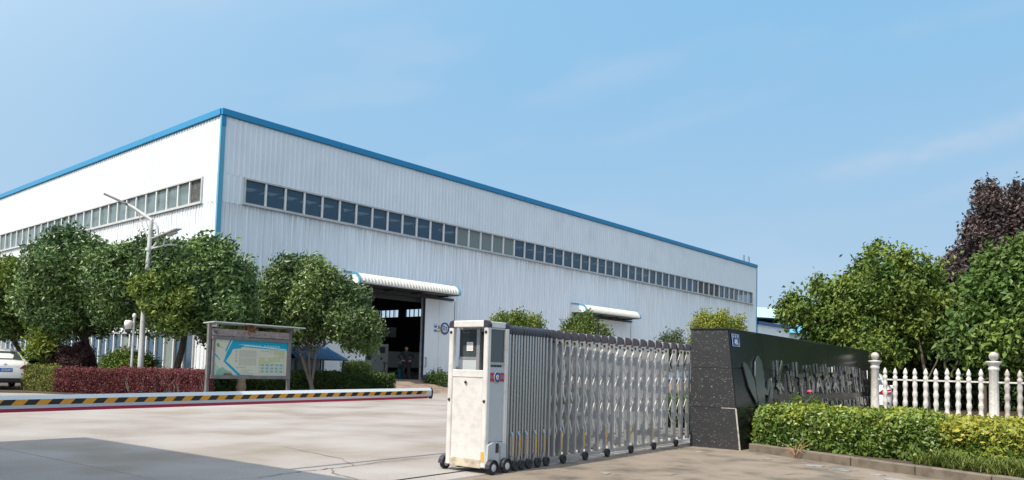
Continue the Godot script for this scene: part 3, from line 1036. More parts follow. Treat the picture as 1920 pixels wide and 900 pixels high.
func hedge(called: String, label: String, poly: Array, y0: float, y1: float, dens: float, mesh: Mesh, pal: Array, top_pal: Array, sd: int, o := {}) -> Node3D:
	var r := RandomNumberGenerator.new()
	r.seed = sd
	var mid := Vector3.ZERO
	for p in poly:
		mid += p / poly.size()
	mid.y = y0
	var t := thing(called, label, o.get("category", "hedge"), mid)
	var xf := []
	var cols := []
	var pp := PackedVector2Array()
	for p in poly:
		pp.append(Vector2(p.x, p.z))
	var hn := FastNoiseLite.new()
	hn.seed = sd
	hn.frequency = 0.7
	# top
	var lo := Vector3(1e9, 0, 1e9)
	var hi := Vector3(-1e9, 0, -1e9)
	for p in poly:
		lo = Vector3(minf(lo.x, p.x), 0, minf(lo.z, p.z))
		hi = Vector3(maxf(hi.x, p.x), 0, maxf(hi.z, p.z))
	var tries := int((hi.x - lo.x) * (hi.z - lo.z) * dens)
	for i in tries:
		var p := Vector2(r.randf_range(lo.x, hi.x), r.randf_range(lo.z, hi.z))
		if not Geometry2D.is_point_in_polygon(p, pp):
			continue
		var y: float = y1 + hn.get_noise_2d(p.x, p.y) * o.get("lump", 0.10) - absf(r.randfn()) * 0.05
		xf.append(Transform3D(rand_basis(r, r.randf_range(0.7, 1.25)), Vector3(p.x, y, p.y) - mid))
		cols.append(tint(r, top_pal, 0.5 + hn.get_noise_2d(p.x * 3.0, p.y * 3.0)))
	# sides
	for i in poly.size():
		var a: Vector3 = poly[i]
		var c: Vector3 = poly[(i + 1) % poly.size()]
		var out := (c - a).cross(Vector3.UP).normalized()
		if out.dot((a + c) / 2 - Vector3(mid.x, a.y, mid.z)) < 0:
			out = -out
		var n := int(a.distance_to(c) * (y1 - y0) * dens * o.get("side", 1.0))
		for j in n:
			var k := r.randf()
			var y := lerpf(y0 + 0.03, y1, pow(r.randf(), o.get("bias", 0.9)))
			var p := a.lerp(c, k)
			var bulge: float = hn.get_noise_2d(p.x * 1.6 + p.z * 1.6, y * 2.2) * o.get("lump", 0.10) * 1.4
			p += out * (bulge - absf(r.randfn()) * 0.06)
			xf.append(Transform3D(rand_basis(r, r.randf_range(0.7, 1.25)), Vector3(p.x, y, p.z) - mid))
			cols.append(tint(r, pal, 0.5 + bulge * 5.0))
	# leaves and twigs inside, so that no light goes through
	var inside := int(tries * 0.7)
	for i in inside:
		var p := Vector2(r.randf_range(lo.x, hi.x), r.randf_range(lo.z, hi.z))
		if Geometry2D.is_point_in_polygon(p, pp):
			xf.append(Transform3D(rand_basis(r, 1.3), Vector3(p.x, lerpf(y0, y1 - 0.06, r.randf()), p.y) - mid))
			cols.append(tint(r, pal, 0.2))
	scatter("foliage", t, xf, cols, mesh, o.get("mat", M.leaf))
	var tw := Mb.new()
	for i in o.get("twigs", 24):
		for q in 30:
			var p := Vector2(r.randf_range(lo.x, hi.x), r.randf_range(lo.z, hi.z))
			if Geometry2D.is_point_in_polygon(p, pp):
				var v := Vector3(p.x, y0, p.y) - mid
				for s in 3:
					tw.tube([v, v + Vector3(r.randf_range(-0.15, 0.15), (y1 - y0) * 0.5, r.randf_range(-0.15, 0.15)), v + Vector3(r.randf_range(-0.3, 0.3), (y1 - y0) * 0.92, r.randf_range(-0.3, 0.3))], [0.016, 0.011, 0.005], 4, false)
				break
	var ts := part("twigs", tw.done(), o.get("twig", M.twig), t)
	ts.set_meta("kind", "stuff")
	return t

func make_plants():
	var osm := clump(13, 0.165, 0.22, 0.24, 101)
	var big := clump(12, 0.20, 0.25, 0.34, 102)
	var small := clump(13, 0.075, 0.30, 0.12, 103)
	var mid := clump(14, 0.075, 0.30, 0.13, 104)
	var tiny := clump(18, 0.045, 0.32, 0.10, 105)
	var dark := [Color(0.040, 0.092, 0.028), Color(0.150, 0.235, 0.066)]
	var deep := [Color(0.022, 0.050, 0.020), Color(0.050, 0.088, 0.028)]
	var fresh := [Color(0.075, 0.125, 0.022), Color(0.20, 0.23, 0.035)]
	var gold := [Color(0.10, 0.16, 0.024), Color(0.29, 0.32, 0.05)]
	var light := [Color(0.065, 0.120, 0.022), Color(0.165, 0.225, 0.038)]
	var wine := [Color(0.050, 0.022, 0.026), Color(0.095, 0.046, 0.048)]
	var redh := [Color(0.110, 0.030, 0.038), Color(0.215, 0.062, 0.072)]
	var bush := [Color(0.045, 0.085, 0.022), Color(0.090, 0.140, 0.035)]
	var yard_grp := "round evergreen trees in front of the factory"
	# left of the entrance
	var ta := tree("evergreen_tree", "largest round evergreen tree, spreading behind the solar lamp at the factory corner", Vector3(-12.1, 0.1, -27.6), [[Vector3(-11.55, 4.05, -27.6), Vector3(1.75, 1.55, 1.8)], [Vector3(-13.5, 3.85, -27.4), Vector3(1.25, 1.45, 1.4)], [Vector3(-10.5, 3.4, -27.4), Vector3(1.0, 1.1, 1.2)]], 50, 0.55, 200, osm, dark, 1, {"group": yard_grp, "r": 0.13, "every": 9, "mat": M.leaf_gloss})
	crown("new_growth", ta, [[Vector3(-0.1, 3.5, 2.1), Vector3(0.3, 0.25, 0.3)], [Vector3(0.55, 3.65, 2.0), Vector3(0.3, 0.2, 0.3)], [Vector3(1.1, 3.15, 2.0), Vector3(0.3, 0.3, 0.3)], [Vector3(0.35, 3.0, 2.2), Vector3(0.4, 0.3, 0.3)], [Vector3(0.85, 2.45, 2.1), Vector3(0.25, 0.3, 0.25)]], 4, 0.25, 190, osm, [Color(0.05, 0.105, 0.024), Color(0.21, 0.26, 0.045)], 2, M.leaf)
	tree("evergreen_tree", "dense round evergreen tree with leaning trunk left of the solar lamp", Vector3(-15.2, 0.1, -28.6), [[Vector3(-16.0, 4.0, -28.5), Vector3(1.75, 1.6, 1.8)], [Vector3(-14.7, 3.5, -28.6), Vector3(0.9, 1.15, 1.2)], [Vector3(-16.6, 3.1, -28.3), Vector3(1.2, 0.9, 1.2)]], 50, 0.55, 200, osm, dark, 3, {"group": yard_grp, "r": 0.14, "every": 9, "fork": Vector3(-0.7, 2.0, 0.1), "mat": M.leaf_gloss})
	tree("evergreen_tree", "yellow-green evergreen tree above the white car at the left edge", Vector3(-18.6, 0.1, -30.4), [[Vector3(-19.6, 3.4, -29.5), Vector3(1.4, 1.4, 1.3)], [Vector3(-18.5, 3.15, -29.6), Vector3(0.8, 1.15, 1.0)]], 38, 0.46, 200, osm, [Color(0.045, 0.10, 0.024), Color(0.18, 0.235, 0.048)], 4, {"group": yard_grp, "r": 0.10, "every": 9})
	tree("evergreen_tree", "round evergreen tree with many stems right behind the notice board", Vector3(-7.95, 0.1, -31.0), [[Vector3(-8.25, 3.75, -31.0), Vector3(1.9, 1.5, 1.8)], [Vector3(-6.7, 3.05, -30.9), Vector3(0.95, 1.0, 1.1)], [Vector3(-9.8, 3.3, -31.0), Vector3(0.85, 1.15, 1.0)], [Vector3(-6.0, 2.55, -30.8), Vector3(0.42, 0.5, 0.5)]], 50, 0.52, 200, osm, [Color(0.050, 0.098, 0.030), Color(0.150, 0.220, 0.060)], 5, {"group": yard_grp, "r": 0.055, "every": 9, "stems": 4, "bark": M.bark_pale, "fork": Vector3(-0.2, 1.9, 0), "mat": M.leaf_gloss})
	tree("sapling", "thin sapling with pale leaves between the purple shrub and the car", Vector3(-16.7, 0.05, -27.6), [[Vector3(-16.75, 1.75, -27.6), Vector3(0.4, 0.55, 0.35)]], 9, 0.26, 160, osm, gold, 6, {"r": 0.04})
	tree("round_shrub", "round purple-leaved shrub clipped into a ball behind the red hedge", Vector3(-15.85, 0.1, -28.0), [[Vector3(-15.85, 1.05, -28.0), Vector3(0.70, 0.58, 0.7)]], 40, 0.22, 900, tiny, wine, 7, {"category": "shrub", "r": 0.05})
	tree("round_shrub", "round green shrub clipped into a ball behind the lamp post", Vector3(-13.5, 0.1, -27.2), [[Vector3(-13.4, 0.95, -27.2), Vector3(0.80, 0.50, 0.7)]], 40, 0.22, 700, mid, light, 8, {"category": "shrub", "r": 0.05})
	tree("round_shrub", "flat-topped dark topiary ball standing in the hedge by the factory door", Vector3(-7.0, 0.15, -35.0), [[Vector3(-7.0, 1.08, -35.0), Vector3(0.58, 0.26, 0.55)]], 40, 0.18, 900, tiny, bush, 9, {"category": "shrub", "r": 0.06})
	hedge("hedge", "square green clipped hedge block behind the white car", [Vector3(-19.2, 0, -30.6), Vector3(-18.5, 0, -30.6), Vector3(-18.5, 0, -31.4), Vector3(-19.2, 0, -31.4)], 0.1, 1.28, 220, mid, bush, light, 10)
	hedge("hedge", "yellow-green clipped hedge end beside the white car, half in its shadow", [Vector3(-17.35, 0, -27.6), Vector3(-15.75, 0, -26.75), Vector3(-15.95, 0, -27.55), Vector3(-17.5, 0, -28.3)], 0.0, 0.86, 420, tiny, [Color(0.11, 0.14, 0.03), Color(0.22, 0.23, 0.06)], gold, 11)
	hedge("hedge", "dense red-leaved clipped hedge left of the lamp post", [Vector3(-15.68, 0, -26.68), Vector3(-12.98, 0, -25.85), Vector3(-13.3, 0, -26.7), Vector3(-15.95, 0, -27.5)], 0.0, 0.79, 560, tiny, redh, redh, 12, {"lump": 0.05})
	hedge("hedge", "bare-stemmed red-leaved hedge between the lamp post and the notice board", [Vector3(-12.95, 0, -25.75), Vector3(-9.35, 0, -24.05), Vector3(-9.7, 0, -24.85), Vector3(-13.25, 0, -26.55)], 0.0, 0.86, 420, tiny, redh, redh, 13, {"lump": 0.06, "side": 0.75, "bias": 0.45, "twigs": 60, "twig": M.bark_pale})
	hedge("hedge", "long dark green clipped hedge behind the notice board, ending near the factory door", [Vector3(-10.6, 0, -27.6), Vector3(-5.45, 0, -35.9), Vector3(-6.5, 0, -36.4), Vector3(-11.6, 0, -28.3)], 0.0, 0.74, 330, mid, bush, bush, 14)
	tree("round_shrub", "small dark shrub at the foot of the right factory door panel", Vector3(-3.9, 0.3, -39.6), [[Vector3(-3.75, 0.62, -39.5), Vector3(0.55, 0.3, 0.4)]], 14, 0.22, 300, mid, bush, 15, {"category": "shrub", "r": 0.03})
	# behind the gate
	hedge("hedge", "low green hedge seen through the bars of the folding gate", [Vector3(-0.5, 0, -15.3), Vector3(4.6, 0, -17.0), Vector3(4.4, 0, -18.2), Vector3(-0.8, 0, -16.6)], 0.05, 0.60, 420, mid, bush, light, 16)
	var back := "round trees in front of the long factory wall"
	tree("garden_tree", "round tree with yellow tips rising just right of the gate cabinet", Vector3(0.1, 0, -26.0), [[Vector3(0.12, 2.38, -26.0), Vector3(0.74, 0.92, 0.8)]], 34, 0.32, 420, mid, [Color(0.06, 0.11, 0.022), Color(0.18, 0.22, 0.035)], 17, {"group": back, "r": 0.07})
	tree("garden_tree", "round green tree below the smaller canopy, above the middle of the gate", Vector3(2.55, 0, -27.0), [[Vector3(2.5, 2.25, -27.0), Vector3(0.90, 0.95, 0.9)]], 36, 0.32, 420, mid, [Color(0.05, 0.09, 0.02), Color(0.12, 0.16, 0.03)], 18, {"group": back, "r": 0.07})
	tree("garden_tree", "small thin grey-green tree left of the black sign wall", Vector3(6.3, 0, -30.0), [[Vector3(6.3, 2.05, -30.0), Vector3(0.42, 0.7, 0.5)]], 18, 0.28, 240, mid, [Color(0.06, 0.09, 0.04), Color(0.10, 0.13, 0.05)], 19, {"group": back, "r": 0.05, "shoots": 4})
	tree("garden_tree", "dense yellow-green ball tree rising behind the near end of the sign wall", Vector3(7.75, 0, -29.0), [[Vector3(7.75, 2.72, -29.0), Vector3(0.88, 0.82, 0.9)]], 40, 0.28, 500, mid, [Color(0.10, 0.15, 0.02), Color(0.23, 0.25, 0.03)], 20, {"group": back, "r": 0.07})
	tree("far_shrub", "grey-green shrub behind the sign wall below the annex eave", Vector3(14.6, 0, -38.0), [[Vector3(14.3, 1.7, -38.0), Vector3(0.8, 0.6, 0.8)]], 16, 0.4, 200, mid, [Color(0.05, 0.08, 0.035), Color(0.09, 0.12, 0.05)], 21, {"category": "shrub", "r": 0.06})
	# right of the entrance
	tree("broadleaf_tree", "wide green tree with upright shoots behind the far end of the sign wall", Vector3(14.4, 0, -31.6), [[Vector3(14.4, 3.9, -30.6), Vector3(1.6, 2.2, 1.8)], [Vector3(12.9, 3.2, -30.3), Vector3(1.2, 1.7, 1.4)], [Vector3(16.0, 4.1, -30.6), Vector3(1.3, 1.7, 1.4)], [Vector3(11.1, 3.75, -30.3), Vector3(0.18, 0.2, 0.2)], [Vector3(13.4, 2.3, -29.6), Vector3(1.4, 0.8, 0.9)], [Vector3(17.2, 3.6, -30.2), Vector3(0.8, 0.9, 0.9)]], 36, 0.46, 170, big, [Color(0.045, 0.098, 0.018), Color(0.195, 0.255, 0.045)], 22, {"r": 0.15, "every": 8, "shoots": 10})
	tree("purple_tree", "tall dark purple-leaved tree at the right edge, highest of the trees", Vector3(22.6, 0, -36.0), [[Vector3(23.3, 7.1, -36.0), Vector3(1.9, 2.2, 2.0)], [Vector3(21.4, 6.3, -35.8), Vector3(1.1, 1.6, 1.2)], [Vector3(22.3, 9.0, -36.0), Vector3(0.6, 1.1, 0.7)], [Vector3(24.6, 8.6, -36.0), Vector3(1.4, 1.7, 1.5)], [Vector3(20.5, 5.4, -35.8), Vector3(0.5, 0.9, 0.6)]], 28, 0.52, 150, big, [Color(0.034, 0.024, 0.028), Color(0.125, 0.090, 0.092)], 23, {"r": 0.16, "every": 6, "shoots": 12})
	tree("broadleaf_tree", "rounded green tree hanging over the white fence at the right edge", Vector3(15.6, 0, -23.0), [[Vector3(15.5, 3.5, -22.8), Vector3(1.75, 1.7, 1.6)], [Vector3(14.1, 2.4, -22.6), Vector3(0.85, 0.8, 0.8)], [Vector3(16.3, 4.3, -23.0), Vector3(1.2, 1.2, 1.2)], [Vector3(15.6, 2.2, -21.6), Vector3(1.3, 0.6, 0.7)]], 46, 0.52, 210, big, [Color(0.045, 0.100, 0.020), Color(0.135, 0.200, 0.040)], 24, {"r": 0.13, "every": 8, "shoots": 3})
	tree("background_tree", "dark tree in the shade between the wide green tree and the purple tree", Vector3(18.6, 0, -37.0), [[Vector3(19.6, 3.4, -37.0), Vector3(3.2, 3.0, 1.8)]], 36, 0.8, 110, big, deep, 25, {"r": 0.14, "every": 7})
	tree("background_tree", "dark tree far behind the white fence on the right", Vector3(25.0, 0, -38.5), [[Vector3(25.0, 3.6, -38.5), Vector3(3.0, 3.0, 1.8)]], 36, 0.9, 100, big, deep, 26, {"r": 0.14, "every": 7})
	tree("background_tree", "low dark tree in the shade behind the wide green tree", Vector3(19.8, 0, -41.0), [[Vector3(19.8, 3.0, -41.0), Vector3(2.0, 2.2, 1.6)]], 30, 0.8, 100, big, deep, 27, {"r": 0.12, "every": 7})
	tree("broadleaf_tree", "tall green tree beyond the right edge, filling the corner behind the fence", Vector3(20.6, 0, -27.6), [[Vector3(20.6, 4.0, -27.6), Vector3(2.4, 2.9, 2.2)], [Vector3(19.6, 2.2, -26.8), Vector3(1.6, 1.4, 1.4)]], 44, 0.62, 130, big, light, 32, {"r": 0.14, "every": 8})
	tree("broadleaf_tree", "farther tall green tree standing beyond the right edge behind the fence", Vector3(25.4, 0, -32.0), [[Vector3(25.4, 4.4, -32.0), Vector3(2.8, 3.6, 2.4)]], 40, 0.8, 100, big, light, 33, {"r": 0.15, "every": 8})
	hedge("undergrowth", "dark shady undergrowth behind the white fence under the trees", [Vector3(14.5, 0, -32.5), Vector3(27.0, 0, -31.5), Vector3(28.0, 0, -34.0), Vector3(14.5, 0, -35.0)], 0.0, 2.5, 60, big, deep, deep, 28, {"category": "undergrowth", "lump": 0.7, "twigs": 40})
	for i in 7:
		var sp := [Vector3(13.9, 0, -25.6), Vector3(15.0, 0, -26.4), Vector3(16.0, 0, -26.0), Vector3(16.9, 0, -27.8), Vector3(17.9, 0, -28.2), Vector3(14.6, 0, -28.4), Vector3(18.8, 0, -29.4)]
		var st := Mb.new()
		var q: Vector3 = sp[i] * 1.13
		var w := Vector3(rng.randf_range(-0.4, 0.4), 0, rng.randf_range(-0.3, 0.3))
		var tk := thing("slim_trunk", "slim bare trunk in the shade behind the white fence, " + ["nearest the ball post", "second from the ball post", "between two forking stems", "in the middle of the shade", "right of the middle", "deep behind the second picket bay", "farthest right"][i], "tree trunk", q)
		st.tube([Vector3(0, -0.1, 0), w * 0.4 + Vector3(0, 1.2, 0), w + Vector3(0, 2.1, 0), w * 1.6 + Vector3(0, 2.9, 0)], [0.09, 0.06, 0.05, 0.02], 6)
		part("trunk", st.done(), M.bark, tk)
		st = Mb.new()
		st.tube([w * 0.4 + Vector3(0, 1.2, 0), w * 0.4 + Vector3(0.35, 2.0, 0.1), w * 0.4 + Vector3(0.5, 2.8, 0.1)], [0.04, 0.03, 0.02], 5)
		part("limb", st.done(), M.bark, tk)
	# the hedges behind the kerb
	hedge("hedge", "glossy dark green clipped hedge in front of the black sign wall", [Vector3(4.25, 0, -13.0), Vector3(5.95, 0, -10.95), Vector3(7.5, 0, -13.6), Vector3(5.05, 0, -15.0)], 0.08, 0.61, 900, small, [Color(0.042, 0.095, 0.016), Color(0.165, 0.235, 0.036)], [Color(0.11, 0.17, 0.02), Color(0.27, 0.31, 0.045)], 29, {"lump": 0.06, "side": 1.25, "mat": M.leaf_gloss, "twigs": 40})
	hedge("hedge", "lower yellow-green hedge in front of the white picket fence", [Vector3(6.15, 0, -11.1), Vector3(7.6, 0, -8.8), Vector3(10.6, 0, -11.6), Vector3(7.7, 0, -14.0)], 0.08, 0.52, 850, small, [Color(0.075, 0.130, 0.020), Color(0.23, 0.27, 0.04)], [Color(0.18, 0.22, 0.03), Color(0.38, 0.36, 0.06)], 30, {"lump": 0.14, "side": 1.1, "twigs": 30})
	# grass at the foot of the hedge
	var bl := Mb.new()
	for i in 9:
		var a := i * 2.4
		var d := Vector3(cos(a), 0, sin(a))
		var s := d.cross(Vector3.UP) * 0.005
		var h := 0.16 + 0.05 * sin(i * 1.7)
		bl.quad(-s, s, s + d * 0.05 + Vector3(0, h * 0.6, 0), -s + d * 0.05 + Vector3(0, h * 0.6, 0))
		bl.tri(-s + d * 0.05 + Vector3(0, h * 0.6, 0), s + d * 0.05 + Vector3(0, h * 0.6, 0), d * 0.14 + Vector3(0, h * 0.95, 0))
	var xf := []
	var cols := []
	for i in 260:
		var k := rng.randf_range(0.15, 0.62)
		var p := Vector3(5.35, 0.09, -11.1).lerp(Vector3(6.9, 0.09, -8.3), k) + Vector3(rng.randf_range(-0.05, 0.5), 0, rng.randf_range(-0.3, 0.2))
		xf.append(Transform3D(Basis(Vector3.UP, rng.randf() * TAU).scaled(Vector3.ONE * rng.randf_range(0.5, 1.35)), p))
		cols.append(tint(rng, [Color(0.06, 0.10, 0.02), Color(0.16, 0.19, 0.04)], rng.randf()))
	var gr := scatter("grass", self, xf, cols, bl.done(), M.leaf)
	tag(gr, "tufts of long grass between kerb and yellow-green hedge", "grass")
	# fallen leaves under the trees on the right
	var fl := Mb.new()
	fl.tri(Vector3(-0.03, 0, 0), Vector3(0.0, 0.012, 0.03), Vector3(0.05, 0.004, 0))
	fl.tri(Vector3(-0.03, 0, 0), Vector3(0.05, 0.004, 0), Vector3(0.0, 0.01, -0.03))
	xf = []
	cols = []
	for i in 5000:
		xf.append(Transform3D(Basis(Vector3.UP, rng.randf() * TAU).scaled(Vector3.ONE * rng.randf_range(0.7, 1.8)), Vector3(rng.randf_range(9.5, 24), 0.105, rng.randf_range(-32, -18))))
		cols.append(tint(rng, [Color(0.10, 0.05, 0.025), Color(0.22, 0.13, 0.06)], rng.randf()))
	tag(scatter("fallen_leaves", self, xf, cols, fl.done(), M.leaf), "dry fallen leaves on the ground behind the white fence", "leaves")
	# a rose before the sign wall
	var rb := thing("rose_bush", "spindly rose with one pink bloom in front of the chrome letters", "rose", Vector3(5.72, 0.1, -14.75))
	var sb := Mb.new()
	sb.tube([Vector3(-0.1, 0, 0), Vector3(-0.08, 0.45, 0.02), Vector3(-0.02, 0.72, 0.02), Vector3(0.06, 0.86, 0)], [0.008, 0.007, 0.006, 0.004], 5)
	sb.tube([Vector3(-0.08, 0.45, 0.02), Vector3(-0.2, 0.66, 0.05), Vector3(-0.28, 0.72, 0.0)], [0.006, 0.005, 0.003], 5)
	sb.tube([Vector3(-0.04, 0.62, 0.02), Vector3(0.12, 0.66, 0.05), Vector3(0.2, 0.64, 0.0)], [0.006, 0.005, 0.003], 5)
	part("stem", sb.done(), M.twig, rb)
	crown("leaves", rb, [[Vector3(0.1, 0.66, 0), Vector3(0.14, 0.06, 0.1)], [Vector3(-0.22, 0.7, 0), Vector3(0.12, 0.05, 0.1)]], 1, 0.05, 60, tiny, light, 31, M.leaf)
	var fb := Mb.new()
	for i in 9:
		var a := i * 2.4
		fb.ball(Vector3(cos(a) * 0.025, 0.88 + 0.006 * (i % 3), sin(a) * 0.025), Vector3(0.026, 0.024, 0.026), 6)
	part("bloom", fb.done(), mat(lin(0.60, 0.06, 0.12), 0.6), rb)
	var dw := thing("dry_weed", "dry bare weed lying over the kerb in front of the dark hedge", "weed", Vector3(4.42, 0.03, -11.95))
	var db := Mb.new()
	for i in 12:
		var a := i * 1.9
		db.tube([Vector3.ZERO, Vector3(cos(a) * 0.1, 0.1 + 0.02 * (i % 4), sin(a) * 0.1), Vector3(cos(a) * 0.22, 0.06 + 0.07 * (i % 4), sin(a) * 0.22)], [0.006, 0.005, 0.002], 4, false)
	part("stems", db.done(), mat(lin(0.34, 0.20, 0.11), 0.9), dw)

# ---------------------------------------------------------------- sign wall and fence
func stroke(b: Mb, p: Vector2, q: Vector2, w: float, depth: float):
	var d := (q - p).normalized()
	var s := Vector2(-d.y, d.x) * w * 0.5
	b.prism(PackedVector2Array([p - s, q - s * 0.8, q + s * 0.8, p + s]), 0.015, depth)

func make_sign_wall():
	var w := thing("sign_wall", "polished black stone sign wall with chrome lettering and leaf emblem", "wall", Vector3(3.9, 0, -13.06), GATE_TURN)
	var L := 10.8
	var bt := 0.1123
	var yz := Transform3D(Basis(Vector3(0, 0, -1), Vector3.UP, Vector3.RIGHT), Vector3.ZERO)     # xy outline -> (-z, y), depth -> x
	var b := Mb.new()
	b.prism(PackedVector2Array([Vector2(0.012, 0), Vector2(0.238, 2.03), Vector2(0.888, 2.03), Vector2(0.888, 0)]), 0.0, L - 0.012, yz)
	part("core", b.done(), M.granite_core, w)
	var rows := [[-0.03, 0.688], [0.694, 1.370], [1.376, 2.03]]
	var speck := speckled()
	for k in 3:
		var y0: float = rows[k][0]
		var y1: float = rows[k][1]
		b = Mb.new()
		b.prism(PackedVector2Array([Vector2(0.1127 * y0 + 0.002, y0), Vector2(0.1127 * y1 + 0.002, y1), Vector2(0.893, y1), Vector2(0.893, y0)]), -0.016, 0.0, yz)
		part("panel", b.done(), speck, w)
		for i in 12:
			b = Mb.new()
			var m := (y0 + y1) / 2
			var x0 := i * 0.9
			b.cbx(Vector3(x0 + 0.45, 0, 0), Vector3(0.896, (y1 - y0) / cos(bt), 0.02), 0.002)
			part("panel", b.done(), M.granite if (i * 5 + k * 3) % 4 else M.granite2, w, Transform3D(Basis(Vector3.RIGHT, -bt + rng.randf_range(-0.0012, 0.0012)), Vector3(0, m, -0.1127 * m - 0.001)))
	b = Mb.new()
	b.cbx(Vector3(L / 2, 2.046, -0.565), Vector3(L + 0.06, 0.028, 0.70), 0.004)
	part("coping", b.done(), M.granite2, w)
	b = Mb.new()
	b.bx(Vector3(-0.012, 0.34, -0.036), Vector3(0.018, 0.70, 0.022), Basis(Vector3.RIGHT, -bt))
	b.bx(Vector3(-0.016, 0.691, -0.20), Vector3(0.012, 0.010, 0.26))
	part("mortar_line", b.done(), M.stone_grey, w)
	# lettering: a frame of reference lying in the sloping face
	var face := Transform3D(Basis(Vector3.RIGHT, -bt), Vector3(0, 0, 0.01))
	var lo := 0.90
	var hi := 1.50
	var g := [
		[[0, 0.15, 0.22, 0.95, 1.1], [0, 0.30, 0.18, 0.42, 1.12], [0, 0.20, 0.50, 0.62, 0.78], [0, 0.22, 0.55, 0.75, 0.15], [0, 0.42, 0.30, 0.40, 0.02]],
		[[0, 0.30, 0.92, 0.40, 0.98], [0, 0.35, 0.10, 0.34, 0.70], [0, 0.62, 0.30, 0.70, 0.80], [0, 0.62, 0.08, 0.80, 0.25], [0, 0.5, 0.55, 0.85, 0.6]],
		[[0, 0.18, 0.60, 0.24, 1.12], [0, 0.30, 0.62, 0.70, 0.68], [0, 0.70, 0.68, 0.72, 0.36], [0, 0.32, 0.36, 0.72, 0.38], [0, 0.50, -0.05, 0.46, 0.66]],
		[[0, 0.10, 0.85, 0.45, 0.88], [0, 0.26, 0.55, 0.28, 1.04], [0, 0.70, 0.40, 0.70, 1.05], [0, 0.10, 0.55, 0.90, 0.62], [0, 0.30, 0.0, 0.28, 0.50], [0, 0.60, 0.02, 0.82, 0.45]],
		[[0, 0.50, 0.62, 0.48, 1.12], [0, 0.10, 0.68, 0.90, 0.74], [0, 0.45, 0.62, 0.15, 0.05], [0, 0.55, 0.62, 0.88, 0.02], [0, 0.35, 0.32, 0.70, 0.34]],
		[[0, 0.22, 0.50, 0.24, 1.05], [0, 0.58, 0.44, 0.60, 1.14], [0, 0.10, 0.62, 0.90, 0.70], [0, 0.30, 0.0, 0.30, 0.44], [0, 0.72, 0.0, 0.74, 0.44], [0, 0.30, 0.20, 0.72, 0.22]],
		[[0, 0.28, 0.80, 0.36, 1.02], [0, 0.66, 0.60, 0.74, 1.08], [0, 0.15, 0.70, 0.92, 0.78], [0, 0.50, 0.0, 0.50, 0.68], [0, 0.20, 0.12, 0.42, 0.40], [0, 0.60, 0.40, 0.88, 0.08]],
		[[0, 0.48, 0.58, 0.46, 1.10], [0, 0.12, 0.62, 0.86, 0.62], [0, 0.30, 0.0, 0.44, 0.58], [0, 0.78, 0.06, 0.56, 0.56], [0, 0.30, 0.28, 0.80, 0.30]],
		[[0, 0.20, 0.56, 0.24, 1.12], [0, 0.62, 0.56, 0.62, 1.12], [0, 0.08, 0.84, 0.92, 0.88], [0, 0.18, 0.0, 0.22, 0.50], [0, 0.55, 0.02, 0.60, 0.50], [0, 0.18, 0.36, 0.90, 0.44]],
		[[0, 0.30, 0.64, 0.34, 1.10], [0, 0.10, 0.72, 0.86, 0.80], [0, 0.66, 0.30, 0.70, 1.02], [0, 0.36, 0.0, 0.20, 0.60], [0, 0.52, 0.18, 0.86, 0.02]],
		[[0, 0.44, 0.60, 0.46, 1.06], [0, 0.12, 0.60, 0.88, 0.66], [0, 0.22, 0.02, 0.24, 0.56], [0, 0.76, 0.02, 0.76, 0.56], [0, 0.24, 0.30, 0.76, 0.34]],
		[[0, 0.26, 0.50, 0.16, 0.98], [0, 0.62, 0.50, 0.80, 0.98], [0, 0.10, 0.52, 0.90, 0.56], [0, 0.40, 0.0, 0.30, 0.44], [0, 0.60, 0.30, 0.84, 0.0]]]
	for i in 12:
		b = Mb.new()
		var x0 := 2.12 + i * 0.695
		for s in g[i]:
			stroke(b, Vector2(x0 + s[1] * 0.58, lo + s[2] * (hi - lo)), Vector2(x0 + s[3] * 0.58, lo + s[4] * (hi - lo)), 0.085, 0.042)
		part("character", b.done(), M.chrome, w, face)
	var low := "O.S.Co.linlamxxMMolb"
	for i in low.length():
		if low[i] == ".":
			continue
		var tm := TextMesh.new()
		tm.text = low[i]
		tm.font = font(true)
		tm.font_size = 32
		tm.pixel_size = 0.0095
		tm.depth = 0.03
		tm.curve_step = 3.0
		part("letter", tm, M.chrome, w, face * Transform3D(Basis().scaled(Vector3(1.4, 1, 1)), Vector3(2.3 + i * 0.42, 0.66, 0.035)))
	# the leaf emblem
	var blades := [[Vector2(0.95, 0.75), Vector2(0.62, 1.05), Vector2(0.45, 1.42), Vector2(0.50, 1.50), Vector2(0.66, 1.44), Vector2(0.92, 1.20), Vector2(1.03, 0.85)],
		[Vector2(1.08, 0.35), Vector2(0.98, 0.95), Vector2(0.98, 1.25), Vector2(1.08, 1.52), Vector2(1.26, 1.63), Vector2(1.42, 1.52), Vector2(1.46, 1.28), Vector2(1.44, 1.05), Vector2(1.58, 0.98), Vector2(1.66, 1.14), Vector2(1.80, 1.22), Vector2(1.72, 1.04), Vector2(1.58, 0.90), Vector2(1.40, 0.92), Vector2(1.32, 0.35)],
		[Vector2(1.42, 0.35), Vector2(1.44, 0.72), Vector2(1.68, 0.95), Vector2(1.86, 1.22), Vector2(1.90, 1.05), Vector2(1.76, 0.74), Vector2(1.54, 0.35)]]
	for k in 3:
		b = Mb.new()
		b.prism(PackedVector2Array(blades[k]), 0.012, 0.036 + 0.008 * k, Transform3D())
		part("emblem_leaf", b.done(), M.bronze, w, face)
	# house number
	var hn := thing("house_number_plate", "small blue house number plate reading 40 at the top corner of the sign wall", "sign", Vector3(3.9, 0, -13.06), GATE_TURN)
	var pl := Transform3D(Basis(Vector3.RIGHT, -bt), Vector3(0.24, 1.86, -0.1127 * 1.86 + 0.012))
	hn.transform = hn.transform * pl
	var t2 := Transform3D()
	b = Mb.new()
